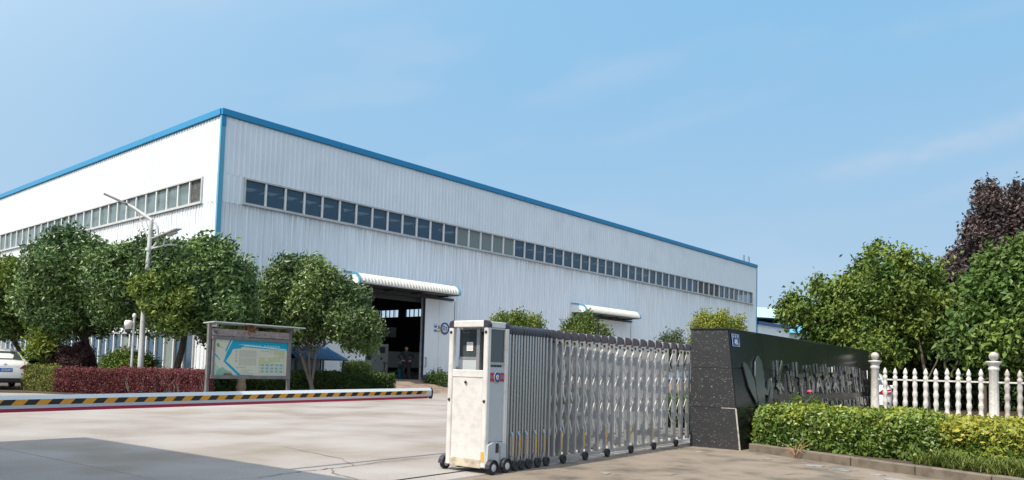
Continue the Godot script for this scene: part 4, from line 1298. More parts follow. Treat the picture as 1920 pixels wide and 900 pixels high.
	b.cbx(Vector3(0, 0, 0.012), Vector3(0.34, 0.22, 0.008), 0.002)
	part("plate", b.done(), M.plate_dark, hn, t2)
	b = Mb.new()
	for s in [[0, 0.104, 0.336, 0.008], [0, -0.104, 0.336, 0.008], [-0.164, 0, 0.008, 0.2], [0.164, 0, 0.008, 0.2]]:
		b.bx(Vector3(s[0], s[1], 0.017), Vector3(s[2], s[3], 0.004))
	part("border", b.done(), M.boom, hn, t2)
	var num := TextMesh.new()
	num.text = "40"
	num.font = font(true)
	num.font_size = 32
	num.pixel_size = 0.0042
	num.depth = 0.004
	part("numeral", num, M.white, hn, t2 * Transform3D(Basis(), Vector3(0, -0.03, 0.018)))
	b = Mb.new()
	for i in 3:
		for s in [[0, 0.02, 0.045, 0.007], [0, -0.005, 0.045, 0.007], [-0.012, 0, 0.007, 0.05], [0.016, 0, 0.007, 0.05]]:
			b.bx(Vector3(-0.10 + i * 0.1 + s[0], 0.065 + s[1], 0.018), Vector3(s[2], s[3], 0.004))
	b.bx(Vector3(0.125, -0.055, 0.018), Vector3(0.05, 0.007, 0.004))
	b.bx(Vector3(0.125, -0.07, 0.018), Vector3(0.007, 0.04, 0.004))
	part("character", b.done(), M.white, hn, t2)

func speckled() -> StandardMaterial3D:
	var im := Image.create(512, 512, false, Image.FORMAT_RGB8)
	im.fill(Color(0.205, 0.21, 0.222))
	var r := RandomNumberGenerator.new()
	r.seed = 77
	for i in 9000:
		var v := r.randf_range(0.13, 0.25)
		im.fill_rect(Rect2i(r.randi_range(0, 510), r.randi_range(0, 510), 2, 1), Color(v, v, v * 1.02))
	for i in 330:
		var p := Vector2(r.randf() * 508, r.randf() * 508)
		var d := Vector2(r.randf_range(-1, 1), r.randf_range(-0.6, 0.6)) * r.randf_range(1.0, 6.0)
		var v := r.randf_range(0.6, 1.0)
		for k in 4:
			var q := p + d * k / 3.0
			im.fill_rect(Rect2i(clampi(int(q.x), 0, 509), clampi(int(q.y), 0, 509), 2 if r.randf() < 0.5 else 1, 2), Color(v, v, v))
	var m := mat(Color.WHITE, 0.32)
	m.albedo_texture = ImageTexture.create_from_image(im)
	m.uv1_triplanar = true
	m.uv1_world_triplanar = true
	m.uv1_scale = Vector3(0.8, 0.8, 0.8)
	return m

func make_fence():
	var p0 := Vector3(9.88, 0.05, -20.9)
	var p1 := Vector3(11.6, 0.05, -18.5)
	var d := (p1 - p0).normalized()
	var f := thing("picket_fence", "white ornamental stone picket fence with ball-topped posts", "fence", p0, atan2(-d.z, d.x))
	var bay := p0.distance_to(p1)
	var b := Mb.new()
	b.lathe([[0.0, 0.0], [0.125, 0.0], [0.125, 0.1], [0.108, 0.13], [0.102, 1.48], [0.118, 1.50], [0.122, 1.54], [0.105, 1.57], [0.115, 1.61], [0.160, 1.66], [0.172, 1.69], [0.172, 1.705], [0.05, 1.72], [0.045, 1.735]], 20)
	var post := b.done()
	b = Mb.new()
	b.ball(Vector3(0, 1.83, 0), Vector3(0.108, 0.108, 0.108), 20)
	var ball := b.done()
	b = Mb.new()
	var prof := [[0.0, 0.0], [0.062, 0.0], [0.062, 0.06]]
	for i in 25:
		var y := 0.08 + i * 0.047
		prof.append([0.055 + 0.009 * sin(i * TAU / 5.0), y])
	prof += [[0.056, 1.225], [0.056, 1.30], [0.040, 1.315], [0.036, 1.335], [0.052, 1.37], [0.056, 1.40], [0.038, 1.46], [0.016, 1.505], [0.0, 1.53]]
	b.lathe(prof, 12)
	var pick := b.done()
	for k in 3:
		var pp := part("post", post, M.stone_white, f, Transform3D(Basis(), Vector3(k * bay, 0, 0)))
		part("ball", ball, M.stone_grey, pp)
	for k in 2:
		for i in 10:
			if k == 1 and i > 6:
				continue
			part("picket", pick, M.stone_white if k == 0 else M.stone_grey, f, Transform3D(Basis(Vector3.UP, rng.randf() * TAU) * Basis(Vector3.RIGHT, rng.randf_range(-0.012, 0.012)), Vector3(k * bay + bay * (i + 1.1) / 11.2, rng.randf_range(-0.012, 0.012), 0)))
	for y in [1.205, 0.22]:
		b = Mb.new()
		b.cbx(Vector3(bay, y, 0), Vector3(bay * 2, 0.042, 0.04), 0.006)
		part("rail", b.done(), M.stone_white, f)

# ---------------------------------------------------------------- the folding gate
func wheel_mesh(r: float, w: float) -> ArrayMesh:
	var b := Mb.new()
	b.lathe([[0.0, -w / 2], [r * 0.72, -w / 2], [r, -w * 0.34], [r, w * 0.34], [r * 0.72, w / 2], [r * 0.6, w * 0.36], [0.0, w * 0.36]], 20)
	return b.done()

func make_gate():
	var turn := GATE_TURN
	var c := thing("gate_cabinet", "white metal drive cabinet on small wheels at the head of the folding gate", "gate drive", GATE, turn)
	var Z := 0.62
	var X := 0.42
	for p in [[0.035, -0.035, "post"], [0.035, -Z + 0.035, "post"], [X - 0.03, -0.03, "post"], [X - 0.03, -Z + 0.03, "post"]]:
		box_part("post", Vector3(p[0], 0.91, p[1]), Vector3(0.07, 1.68, 0.07), M.gate_white, c, Transform3D(), 0.010)
	box_part("top_beam", Vector3(0.035, 1.79, -Z / 2), Vector3(0.072, 0.082, Z - 0.14), M.gate_white, c, Transform3D(), 0.008)
	box_part("top_beam", Vector3(X - 0.03, 1.79, -Z / 2), Vector3(0.06, 0.078, Z - 0.13), M.gate_white, c, Transform3D(), 0.008)
	for z in [-0.035, -Z + 0.035]:
		box_part("side_beam", Vector3(X / 2 + 0.01, 1.785, z), Vector3(X - 0.13, 0.07, 0.055), M.gate_white, c, Transform3D(), 0.006)
		for x in [0.035, X - 0.03]:
			var q := PackedVector2Array([Vector2(-0.036, 0.0), Vector2(0.036, 0.0), Vector2(0.036, 0.045), Vector2(0.018, 0.075), Vector2(-0.012, 0.088), Vector2(-0.036, 0.09)])
			var cp := Mb.new()
			var sgn := 1.0 if z > -0.3 else -1.0
			cp.prism(q, -0.037, 0.037, Transform3D(Basis(Vector3(0, 0, sgn), Vector3.UP, Vector3(1, 0, 0) * -sgn), Vector3(x, 1.745, z)))
			part("corner_cap", cp.done(), M.cap, c)
	box_part("front_panel", Vector3(0.022, 0.64, -Z / 2), Vector3(0.02, 1.00, Z - 0.145), M.panel, c, Transform3D(), 0.004)
	box_part("cross_rail", Vector3(0.03, 1.185, -Z / 2), Vector3(0.05, 0.09, Z - 0.142), M.gate_white, c, Transform3D(), 0.006)
	box_part("bottom_rail", Vector3(0.03, 0.115, -Z / 2), Vector3(0.054, 0.11, Z - 0.142), M.rust_rail, c, Transform3D(), 0.006)
	box_part("shelf", Vector3(X / 2 + 0.02, 1.15, -Z / 2), Vector3(X - 0.10, 0.02, Z - 0.10), M.panel_grey, c)
	box_part("roof_plate", Vector3(X / 2, 1.822, -Z / 2), Vector3(X - 0.16, 0.012, Z - 0.16), M.panel_grey, c)
	# rear partition with the dark window that is seen through the opening
	var rp := box_part("rear_partition", Vector3(0.17, 1.27, -0.44), Vector3(0.02, 0.22, 0.30), M.panel_grey, c)
	box_part("rear_window", Vector3(0.17, 1.56, -0.44), Vector3(0.014, 0.36, 0.28), M.car_glass, c)
	var wf := Mb.new()
	wf.bx(Vector3(0.17, 1.47, -0.275), Vector3(0.03, 0.6, 0.05))
	wf.bx(Vector3(0.21, 1.47, -0.19), Vector3(0.03, 0.6, 0.035))
	wf.bx(Vector3(0.17, 1.375, -0.44), Vector3(0.03, 0.03, 0.28))
	wf.bx(Vector3(0.17, 1.745, -0.44), Vector3(0.03, 0.03, 0.28))
	part("window_frame", wf.done(), M.gate, c)
	box_part("sticker", Vector3(0.160, 1.52, -0.41), Vector3(0.004, 0.11, 0.10), M.white, c)
	var stx := Mb.new()
	for i in 6:
		stx.bx(Vector3(0.157, 1.56 - i * 0.015, -0.41), Vector3(0.002, 0.004, 0.08 if i else 0.06))
	part("sticker_print", stx.done(), M.sill, c)
	# street side
	box_part("side_window", Vector3(X / 2 + 0.005, 1.53, -0.03), Vector3(X - 0.135, 0.40, 0.012), M.car_glass, c)
	var sf := Mb.new()
	sf.bx(Vector3(X / 2 + 0.005, 1.315, -0.026), Vector3(X - 0.132, 0.03, 0.03))
	sf.bx(Vector3(X / 2 + 0.005, 1.738, -0.026), Vector3(X - 0.132, 0.02, 0.03))
	part("window_frame", sf.done(), M.gate, c)
	box_part("side_panel", Vector3(X / 2 + 0.005, 0.82, -0.026), Vector3(X - 0.138, 0.90, 0.018), M.panel_grey, c, Transform3D(), 0.003)
	box_part("far_panel", Vector3(X / 2 + 0.005, 0.72, -Z + 0.026), Vector3(X - 0.138, 1.10, 0.018), M.panel_grey, c, Transform3D(), 0.003)
	var hs := PackedVector2Array([Vector2(0.005, 0.07), Vector2(0.38, 0.07), Vector2(0.36, 0.34), Vector2(0.26, 0.37), Vector2(0.12, 0.37), Vector2(0.02, 0.34)])
	var hb := Mb.new()
	hb.prism(hs, -0.015, 0.035)
	var hos := part("wheel_housing", hb.done(), M.panel_grey, c)
	box_part("slot", Vector3(0.19, 0.30, 0.036), Vector3(0.055, 0.11, 0.012), M.cap, hos)
	box_part("rib", Vector3(0.245, 0.20, 0.038), Vector3(0.014, 0.26, 0.014), M.gate, hos)
	# emblem strip: a red band with a toothed badge in the middle
	box_part("red_band", Vector3(X / 2 + 0.005, 1.15, -0.014), Vector3(X - 0.139, 0.105, 0.006), M.red, c)
	var em := Mb.new()
	em.lathe([[0.0, 0.0], [0.068, 0.0], [0.068, 0.008], [0.0, 0.008]], 24)
	var badge := part("badge", em.done(), M.white, c, Transform3D(Basis(Vector3.RIGHT, PI / 2), Vector3(X / 2, 1.15, -0.010)))
	em = Mb.new()
	em.lathe([[0.034, 0.0], [0.056, 0.0], [0.056, 0.011], [0.034, 0.011], [0.034, 0.0]], 24, Vector3.ZERO, -1)
	for i in 12:
		var a := TAU * i / 12.0
		em.bx(Vector3(cos(a) * 0.058, 0.0055, sin(a) * 0.058), Vector3(0.014, 0.0108, 0.014), Basis(Vector3.UP, -a))
	part("toothed_ring", em.done(), M.plate_dark, badge)
	em = Mb.new()
	for s in [[0, 0.012, 0.016], [-0.01, -0.008, 0.014], [0.01, -0.008, 0.014]]:
		em.bx(Vector3(s[0], 0.007, -s[1]), Vector3(s[2], 0.012, s[2]))
	part("badge_mark", em.done(), M.orange, badge)
	var gl := Mb.new()
	for k in 2:
		for i in 2:
			var x := X / 2 + (-0.118 + i * 0.045 if k == 0 else 0.078 + i * 0.045)
			for s in [[0, 0.018, 0.034, 0.006], [0, -0.004, 0.034, 0.006], [-0.01, 0, 0.006, 0.046], [0.011, -0.004, 0.006, 0.04]]:
				gl.bx(Vector3(x + s[0], 1.15 + s[1], -0.0095), Vector3(s[2], s[3], 0.003))
	part("band_lettering", gl.done(), M.faded, c)
	box_part("yellow_tag", Vector3(-0.002, 0.20, -0.035), Vector3(0.004, 0.12, 0.045), M.yellow, c)
	var bolts := Mb.new()
	for p in [[-0.035, 1.69], [-0.035, 0.86], [-Z + 0.035, 1.69], [-Z + 0.035, 0.86], [-Z / 2, 1.08]]:
		bolts.lathe([[0.0, 0.0], [0.02, 0.0], [0.014, 0.012], [0.0, 0.014]], 10, Vector3.ZERO)
		break
	var bolt := bolts.done()
	for p in [[-0.035, 1.69], [-0.035, 0.86], [-Z + 0.035, 1.69], [-Z + 0.035, 0.86], [-Z / 2 - 0.02, 1.08]]:
		part("bolt", bolt, M.black, c, Transform3D(Basis(Vector3.BACK, PI / 2), Vector3(0.0 if p[0] > -0.3 and p[0] < -0.2 or absf(p[0] + Z / 2) < 0.1 else -0.001, p[1], p[0])))
	var wm := wheel_mesh(0.078, 0.06)
	var lie := Basis(Vector3.RIGHT, PI / 2)
	for p in [[0.06, 0.065], [0.33, 0.065], [0.06, -Z - 0.05], [0.33, -Z - 0.05]]:
		var wl := part("wheel", wm, M.rubber, c, Transform3D(lie, Vector3(p[0], 0.078, p[1])))
		var hub := Mb.new()
		hub.lathe([[0.0, 0.0], [0.045, 0.0], [0.042, 0.008], [0.016, 0.010], [0.0, 0.014]], 12)
		part("hub", hub.done(), M.sill, wl, Transform3D(Basis(), Vector3(0, 0.026, 0)))
		var fd := Mb.new()
		var pts := []
		for k in 8:
			var a := PI * k / 7.0
			pts.append(Vector3(p[0] - cos(a) * 0.092, 0.078 + sin(a) * 0.092, p[1]))
		for k in 7:
			var m: Vector3 = (pts[k] + pts[k + 1]) / 2
			var dd: Vector3 = pts[k + 1] - pts[k]
			fd.bx(m, Vector3(dd.length() + 0.006, 0.008, 0.066), Basis(Vector3.BACK, atan2(dd.y, dd.x)))
		part("mudguard", fd.done(), M.cap, c)

	# the folding part
	var g := thing("folding_gate", "long silver folding gate of many hoop frames with lattice bars on wheels", "gate", GATE, turn)
	var ts := []
	for i in 13:
		ts.append(0.47 + 0.062 * i)
	ts += [1.29, 1.39, 1.52, 1.68, 1.87, 2.06, 2.26, 2.47, 2.69, 2.91, 3.14, 3.39, 3.65, 3.91, 4.18, 4.46, 4.75, 5.05, 5.36, 5.67, 5.96]
	var fm := Mb.new()
	var ZZ := 0.60
	for z in [-0.05, -ZZ + 0.05]:
		fm.cbx(Vector3(0, 0.89, z), Vector3(0.032, 1.60, 0.085), 0.005)
	fm.cbx(Vector3(0, 1.755, -ZZ / 2), Vector3(0.044, 0.075, ZZ - 0.17), 0.006)
	for y in [0.14, 0.20, 0.26]:
		fm.bx(Vector3(0.002, y, -ZZ / 2), Vector3(0.018, 0.022, ZZ - 0.19))
	var frame := fm.done()
	var capm := []
	for s in [1.0, -1.0]:
		var cm := Mb.new()
		var z0 := -0.05 if s > 0 else -ZZ + 0.05
		var q := PackedVector2Array([Vector2(-0.048, 0.0), Vector2(0.048, 0.0), Vector2(0.047, 0.04), Vector2(0.034, 0.078), Vector2(0.008, 0.102), Vector2(-0.03, 0.112), Vector2(-0.048, 0.112)])
		cm.prism(q, -0.027, 0.027, Transform3D(Basis(Vector3(0, 0, s), Vector3.UP, Vector3(-s, 0, 0)), Vector3(0, 1.69, z0)))
		capm.append(cm.done())
	var bm := Mb.new()
	for z in [-0.05, -ZZ + 0.05]:
		bm.bx(Vector3(-0.023, 1.64, z), Vector3(0.012, 0.03, 0.026))
	var bo := bm.done()
	for i in ts.size():
		var fr := part("frame", frame, M.gate, g, Transform3D(Basis(Vector3.UP, rng.randf_range(-0.012, 0.012)) * Basis(Vector3.BACK, rng.randf_range(-0.003, 0.003)), Vector3(ts[i], 0, 0)))
		for cp in capm:
				part("corner_cap", cp, M.cap, fr)
		part("bolts", bo, M.black, fr)
		if i + 1 < ts.size() and ts[i + 1] - ts[i] > 0.09:
			var dx: float = ts[i + 1] - ts[i]
			var lt := Mb.new()
			for z in [-0.075, -ZZ + 0.075]:
				for k in 3:
					var y0: float = [0.36, 0.80, 1.18][k]
					var y1: float = [0.80, 1.18, 1.60][k]
					for s in [0, 1]:
						var a := Vector3(0, y1 if s else y0, z - 0.006 + 0.012 * s)
						var e := Vector3(dx, y0 if s else y1, z - 0.006 + 0.012 * s)
						var dd := e - a
						lt.bx((a + e) / 2, Vector3(dd.length(), 0.022, 0.008), Basis(Vector3.BACK, atan2(dd.y, dd.x)))
			part("lattice", lt.done(), M.gate_white, g, Transform3D(Basis(), Vector3(ts[i], 0, 0)))
	var wm2 := wheel_mesh(0.06, 0.05)
	var arm := Mb.new()
	arm.cbx(Vector3(0, 0.30, 0.012), Vector3(0.034, 0.26, 0.018), 0.004)
	arm.bx(Vector3(0, 0.445, 0.0), Vector3(0.034, 0.06, 0.014), Basis(Vector3.RIGHT, -0.5))
	arm.tube([Vector3(0, 0.06, -0.03), Vector3(0, 0.18, 0.0)], 0.02, 8)
	var am := arm.done()
	var ye := Mb.new()
	ye.bx(Vector3(0, 0.30, 0.0235), Vector3(0.016, 0.22, 0.004))
	var yes := ye.done()
	for t in [0.50, 0.64, 0.80, 1.0, 1.20, 1.61, 2.19, 2.82, 3.57, 4.37, 5.23]:
		for sd in [1, -1]:
			var tt := Transform3D(Basis() if sd > 0 else Basis(Vector3.UP, PI), Vector3(t + 0.05, 0, 0.045 if sd > 0 else -ZZ - 0.045))
			var wh := part("wheel", wm2, M.rubber, g, tt * Transform3D(lie, Vector3(0, 0.06, 0)))
			part("wheel_arm", am, M.gate, g, tt * Transform3D(Basis(), Vector3(-0.035, 0, -0.025)))
			part("yellow_marker", yes, M.yellow, g, tt * Transform3D(Basis(), Vector3(-0.035, 0, -0.025)))

func make_boom():
	var p0 := Vector3(-5.13, 0.806, -6.0)
	var p1 := Vector3(-1.16, 0.873, -11.2)
	var d := (p1 - p0)
	var L := d.length()
	d = d.normalized()
	var turn := atan2(-d.z, d.x)
	var tilt := asin(d.y)
	var bm := thing("barrier_boom", "closed white barrier boom with yellow and black stripes and red lower edge", "barrier", p0, turn)
	bm.rotation.z = tilt
	var yz := Transform3D(Basis(Vector3(0, 0, -1), Vector3.UP, Vector3.RIGHT), Vector3.ZERO)
	var b := Mb.new()
	b.prism(PackedVector2Array([Vector2(-0.012, 0.076), Vector2(0.012, 0.076), Vector2(0.036, 0.040), Vector2(0.036, -0.010), Vector2(0.026, -0.042), Vector2(-0.026, -0.042), Vector2(-0.036, -0.010), Vector2(-0.036, 0.040)]), 0.0, L, yz)
	part("beam", b.done(), M.boom, bm)
	b = Mb.new()
	b.prism(PackedVector2Array([Vector2(-0.022, -0.043), Vector2(0.022, -0.043), Vector2(0.018, -0.074), Vector2(-0.018, -0.074)]), 0.0, L - 0.06, yz)
	part("rubber_edge", b.done(), M.red, bm)
	b = Mb.new()
	b.prism(PackedVector2Array([Vector2(-0.014, 0.080), Vector2(0.014, 0.080), Vector2(0.041, 0.041), Vector2(0.041, -0.012), Vector2(0.030, -0.064), Vector2(0.018, -0.080), Vector2(-0.018, -0.080), Vector2(-0.030, -0.064), Vector2(-0.041, -0.012), Vector2(-0.041, 0.041)]), L - 0.002, L + 0.022, yz)
	part("end_cap", b.done(), M.black, bm)
	for side in [1.0, -1.0]:
		for k in 2:
			var sb := Mb.new()
			var x := 0.0
			var sl := 0.045 if k == 0 else 0.045
			sb.quad(Vector3(-sl, -0.010, 0), Vector3(0.1 - sl, -0.010, 0), Vector3(0.1, 0.040, 0), Vector3(0, 0.040, 0))
			var sm := sb.done()
			for i in int((L - 0.1) / 0.2):
				part("stripe", sm, M.orange if k else M.black, bm, Transform3D(Basis() if side > 0 else Basis(Vector3.UP, PI), Vector3(0.06 + i * 0.2 + k * 0.1 + (0.0 if side > 0 else 0.1), 0, 0.038 * side)))
	var h := thing("barrier_post", "white barrier drive post that carries the striped boom", "barrier post", Vector3(p0.x, 0, p0.z) - Vector3(d.x, 0, d.z) * 0.12, turn)
	box_part("housing", Vector3(-0.1, 0.52, 0), Vector3(0.36, 1.04, 0.3), M.boom, h, Transform3D(), 0.015)
	box_part("clamp", Vector3(0.10, 0.806, 0), Vector3(0.10, 0.2, 0.12), M.steel_dark, h)

# ---------------------------------------------------------------- notice board
func paint(im: Image, poly: Array, c: Color):
	var p := PackedVector2Array(poly)
	var lo := Vector2(1e9, 1e9)
	var hi := -lo
	for q in p:
		lo = lo.min(q)
		hi = hi.max(q)
	for y in range(maxi(0, int(lo.y)), mini(im.get_height(), int(hi.y) + 1)):
		for x in range(maxi(0, int(lo.x)), mini(im.get_width(), int(hi.x) + 1)):
			if Geometry2D.is_point_in_polygon(Vector2(x + 0.5, y + 0.5), p):
				im.set_pixel(x, y, c)

func write_block(im: Image, r: Rect2i, pitch: int, c: Color, sd: int):
	var rr := RandomNumberGenerator.new()
	rr.seed = sd
	for y in range(r.position.y, r.end.y - 2, pitch):
		var x := r.position.x
		while x < r.end.x:
			for k in 3:
				im.fill_rect(Rect2i(x + rr.randi_range(0, 1), y + rr.randi_range(0, pitch - 3), rr.randi_range(1, pitch - 2), 1), c)
			im.fill_rect(Rect2i(x + rr.randi_range(0, pitch - 3), y, 1, pitch - 2), c)
			x += pitch

func poster() -> StandardMaterial3D:
	var im := Image.create(840, 380, false, Image.FORMAT_RGB8)
	var cream := Color(0.80, 0.80, 0.74)
	var teal := Color(0.10, 0.62, 0.75)
	im.fill(cream)
	paint(im, [Vector2(0, 230), Vector2(60, 300), Vector2(150, 330), Vector2(240, 380), Vector2(0, 380)], Color(0.66, 0.78, 0.70))
	paint(im, [Vector2(30, 330), Vector2(90, 290), Vector2(130, 320), Vector2(200, 345), Vector2(210, 380), Vector2(30, 380)], Color(0.52, 0.68, 0.60))
	paint(im, [Vector2(100, 380), Vector2(120, 352), Vector2(190, 360), Vector2(215, 380)], Color(0.48, 0.38, 0.33))
	paint(im, [Vector2(172, 0), Vector2(842, 0), Vector2(842, 92), Vector2(278, 86), Vector2(210, 96), Vector2(120, 240), Vector2(100, 236)], teal)
	paint(im, [Vector2(160, 0), Vector2(190, 0), Vector2(130, 124), Vector2(112, 120)], teal)
	paint(im, [Vector2(180, 0), Vector2(194, 0), Vector2(136, 124), Vector2(128, 124)], cream)
	paint(im, [Vector2(100, 232), Vector2(134, 232), Vector2(300, 372), Vector2(440, 372), Vector2(440, 380), Vector2(262, 380)], teal)
	paint(im, [Vector2(0, 138), Vector2(68, 210), Vector2(60, 222), Vector2(0, 160)], teal)
	paint(im, [Vector2(200, 96), Vector2(292, 90), Vector2(292, 70), Vector2(842, 90), Vector2(842, 380), Vector2(300, 372), Vector2(140, 236)], cream)
	paint(im, [Vector2(250, 40), Vector2(330, 52), Vector2(800, 84), Vector2(830, 84), Vector2(830, 76), Vector2(330, 46)], Color(0.85, 0.93, 0.93))
	for i in 12:                                                   # the heading, two groups of six characters
		var x := 322 + i * 34 + (26 if i > 5 else 0)
		write_block(im, Rect2i(x, 40, 26, 26), 13, Color(0.92, 0.94, 0.92), 200 + i)
		write_block(im, Rect2i(x + 1, 41, 26, 26), 9, Color(0.92, 0.94, 0.92), 230 + i)
	# the leaf emblem at the upper left
	paint(im, [Vector2(32, 82), Vector2(20, 52), Vector2(24, 36), Vector2(34, 58)], Color(0.22, 0.50, 0.22))
	paint(im, [Vector2(32, 82), Vector2(30, 50), Vector2(40, 30), Vector2(44, 50), Vector2(40, 70)], Color(0.30, 0.58, 0.22))
	paint(im, [Vector2(34, 84), Vector2(44, 64), Vector2(62, 56), Vector2(52, 76)], Color(0.30, 0.58, 0.22))
	write_block(im, Rect2i(54, 78, 40, 12), 6, Color(0.45, 0.46, 0.44), 3)
	var grey := Color(0.46, 0.46, 0.44)
	var ink := Color(0.20, 0.20, 0.20)
	write_block(im, Rect2i(268, 104, 200, 76), 7, grey, 5)
	write_block(im, Rect2i(268, 188, 200, 84), 7, grey, 6)
	for k in 4:
		write_block(im, Rect2i(228, 112 + k * 34, 24, 22), 8, ink, 300 + k)
		write_block(im, Rect2i(250 + k * 28, 286, 22, 18), 8, ink, 310 + k)
		write_block(im, Rect2i(520 + k * 24, 100, 18, 16), 7, ink, 320 + k)
		write_block(im, Rect2i(500, 262 + k * 28, 16, 16), 7, ink, 330 + k)
	write_block(im, Rect2i(300, 316, 130, 12), 6, grey, 9)
	write_block(im, Rect2i(300, 334, 90, 12), 6, grey, 10)
	write_block(im, Rect2i(300, 352, 150, 10), 6, grey, 11)
	for k in 13:
		var q := Rect2i(502 + (k % 5) * 62, 134 + (k / 5) * 46, 56, 38)
		if k < 3:
			q = Rect2i(626 + k * 62, 94, 56, 34)
		im.fill_rect(q, Color(0.50, 0.54, 0.40))
		im.fill_rect(q.grow(-2), Color(0.76, 0.78, 0.56) if k % 3 else Color(0.78, 0.80, 0.70))
	im.fill_rect(Rect2i(522, 240, 292, 120), Color(0.70, 0.78, 0.74))
	for k in 15:
		im.fill_rect(Rect2i(530 + (k % 5) * 56, 250 + (k / 5) * 36, 34, 22), Color(0.58, 0.68, 0.62))
		write_block(im, Rect2i(532 + (k % 5) * 56, 254 + (k / 5) * 36, 24, 14), 7, Color(0.40, 0.5, 0.45), 400 + k)
	for k in 26:                                                   # pale scrapes where the film has peeled
		var a := Vector2(610 + k * 7, 300 - 40 * sin(k * 0.13) + (k % 3) * 6)
		im.fill_rect(Rect2i(int(a.x), int(a.y), 10, 2), Color(0.88, 0.9, 0.88))
		im.fill_rect(Rect2i(40 + (k * 5) % 60, 190 + k * 6, 9, 2), Color(0.84, 0.88, 0.85))
	var m := mat(Color(0.93, 0.93, 0.93), 0.25)
	m.albedo_texture = ImageTexture.create_from_image(im)
	return m

func make_notice_board():
	var n := thing("notice_board", "roofed metal notice board with teal and cream poster behind the barrier", "notice board", Vector3(-9.43, 0, -24.0), GATE_TURN + 0.02)
	var W := 3.1
	for x in [0.0, W]:
		box_part("post", Vector3(x, 1.18, 0), Vector3(0.105, 2.46, 0.105), M.frame_grey, n, Transform3D(), 0.012)
	var b := Mb.new()
	b.cbx(Vector3(W / 2 + 0.19, 2.455, 0.0), Vector3(W + 0.46, 0.038, 0.60), 0.008, Basis(Vector3.RIGHT, -0.05))
	part("roof", b.done(), M.alu, n)
	b = Mb.new()
	for x in [0.05, W - 0.05]:
		b.bx(Vector3(x, 2.37, 0.1), Vector3(0.06, 0.10, 0.5))
	part("bracket", b.done(), M.frame_grey, n)
	var hd := box_part("header", Vector3(W / 2, 2.165, 0.02), Vector3(W - 0.13, 0.23, 0.05), M.faded, n, Transform3D(), 0.006)
	b = Mb.new()
	var rr := RandomNumberGenerator.new()
	rr.seed = 8
	for x in [1.02, 1.24, 1.46, 1.74, 2.06, 2.24]:
		for k in 4:
			b.bx(Vector3(x + rr.randf_range(-0.03, 0.03), 2.165 + rr.randf_range(-0.045, 0.045), 0.046), Vector3(0.014 if k % 2 else 0.06, 0.06 if k % 2 else 0.014, 0.003))
	part("faded_lettering", b.done(), mat(lin(0.26, 0.13, 0.11), 0.7), hd)
	b = Mb.new()
	b.prism(PackedVector2Array([Vector2(0.20, 2.11), Vector2(0.12, 2.19), Vector2(0.13, 2.24), Vector2(0.20, 2.17)]), 0.044, 0.048)
	b.prism(PackedVector2Array([Vector2(0.20, 2.09), Vector2(0.20, 2.18), Vector2(0.27, 2.24), Vector2(0.245, 2.14)]), 0.044, 0.048)
	b.prism(PackedVector2Array([Vector2(0.21, 2.09), Vector2(0.26, 2.12), Vector2(0.31, 2.15), Vector2(0.27, 2.09)]), 0.044, 0.048)
	part("leaf_emblem", b.done(), M.steel_dark, hd)
	b = Mb.new()
	b.cbx(Vector3(W / 2, 1.985, 0.06), Vector3(W - 0.10, 0.10, 0.14), 0.01)
	b.cbx(Vector3(W / 2, 0.755, 0.06), Vector3(W - 0.10, 0.11, 0.14), 0.01)
	for x in [0.115, W - 0.115]:
		b.cbx(Vector3(x, 1.37, 0.06), Vector3(0.09, 1.13, 0.138), 0.01)
	part("frame", b.done(), M.frame_grey, n)
	box_part("back_panel", Vector3(W / 2, 1.37, -0.02), Vector3(W - 0.3, 1.14, 0.02), M.sill, n)
	b = Mb.new()
	b.uvquad(Vector3(0.16, 0.81, 0.085), Vector3(W - 0.16, 0.81, 0.085), Vector3(W - 0.16, 1.935, 0.085), Vector3(0.16, 1.935, 0.085))
	b.bx(Vector3(W / 2, 1.37, 0.035), Vector3(W - 0.34, 1.12, 0.06))
	part("poster", b.done(), poster(), n)
	var nest := thing("dry_nest", "clump of dry brown leaves caught under the notice board roof", "leaves", Vector3(-9.43, 0, -24.0) + Basis(Vector3.UP, GATE_TURN) * Vector3(1.45, 2.31, 0.06))
	crown("leaf_litter", nest, [[Vector3(0, 0.02, 0), Vector3(0.16, 0.05, 0.1)]], 8, 0.09, 600, clump(8, 0.07, 0.3, 0.06, 91), [Color(0.20, 0.11, 0.06), Color(0.36, 0.22, 0.12)], 92, M.leaf)

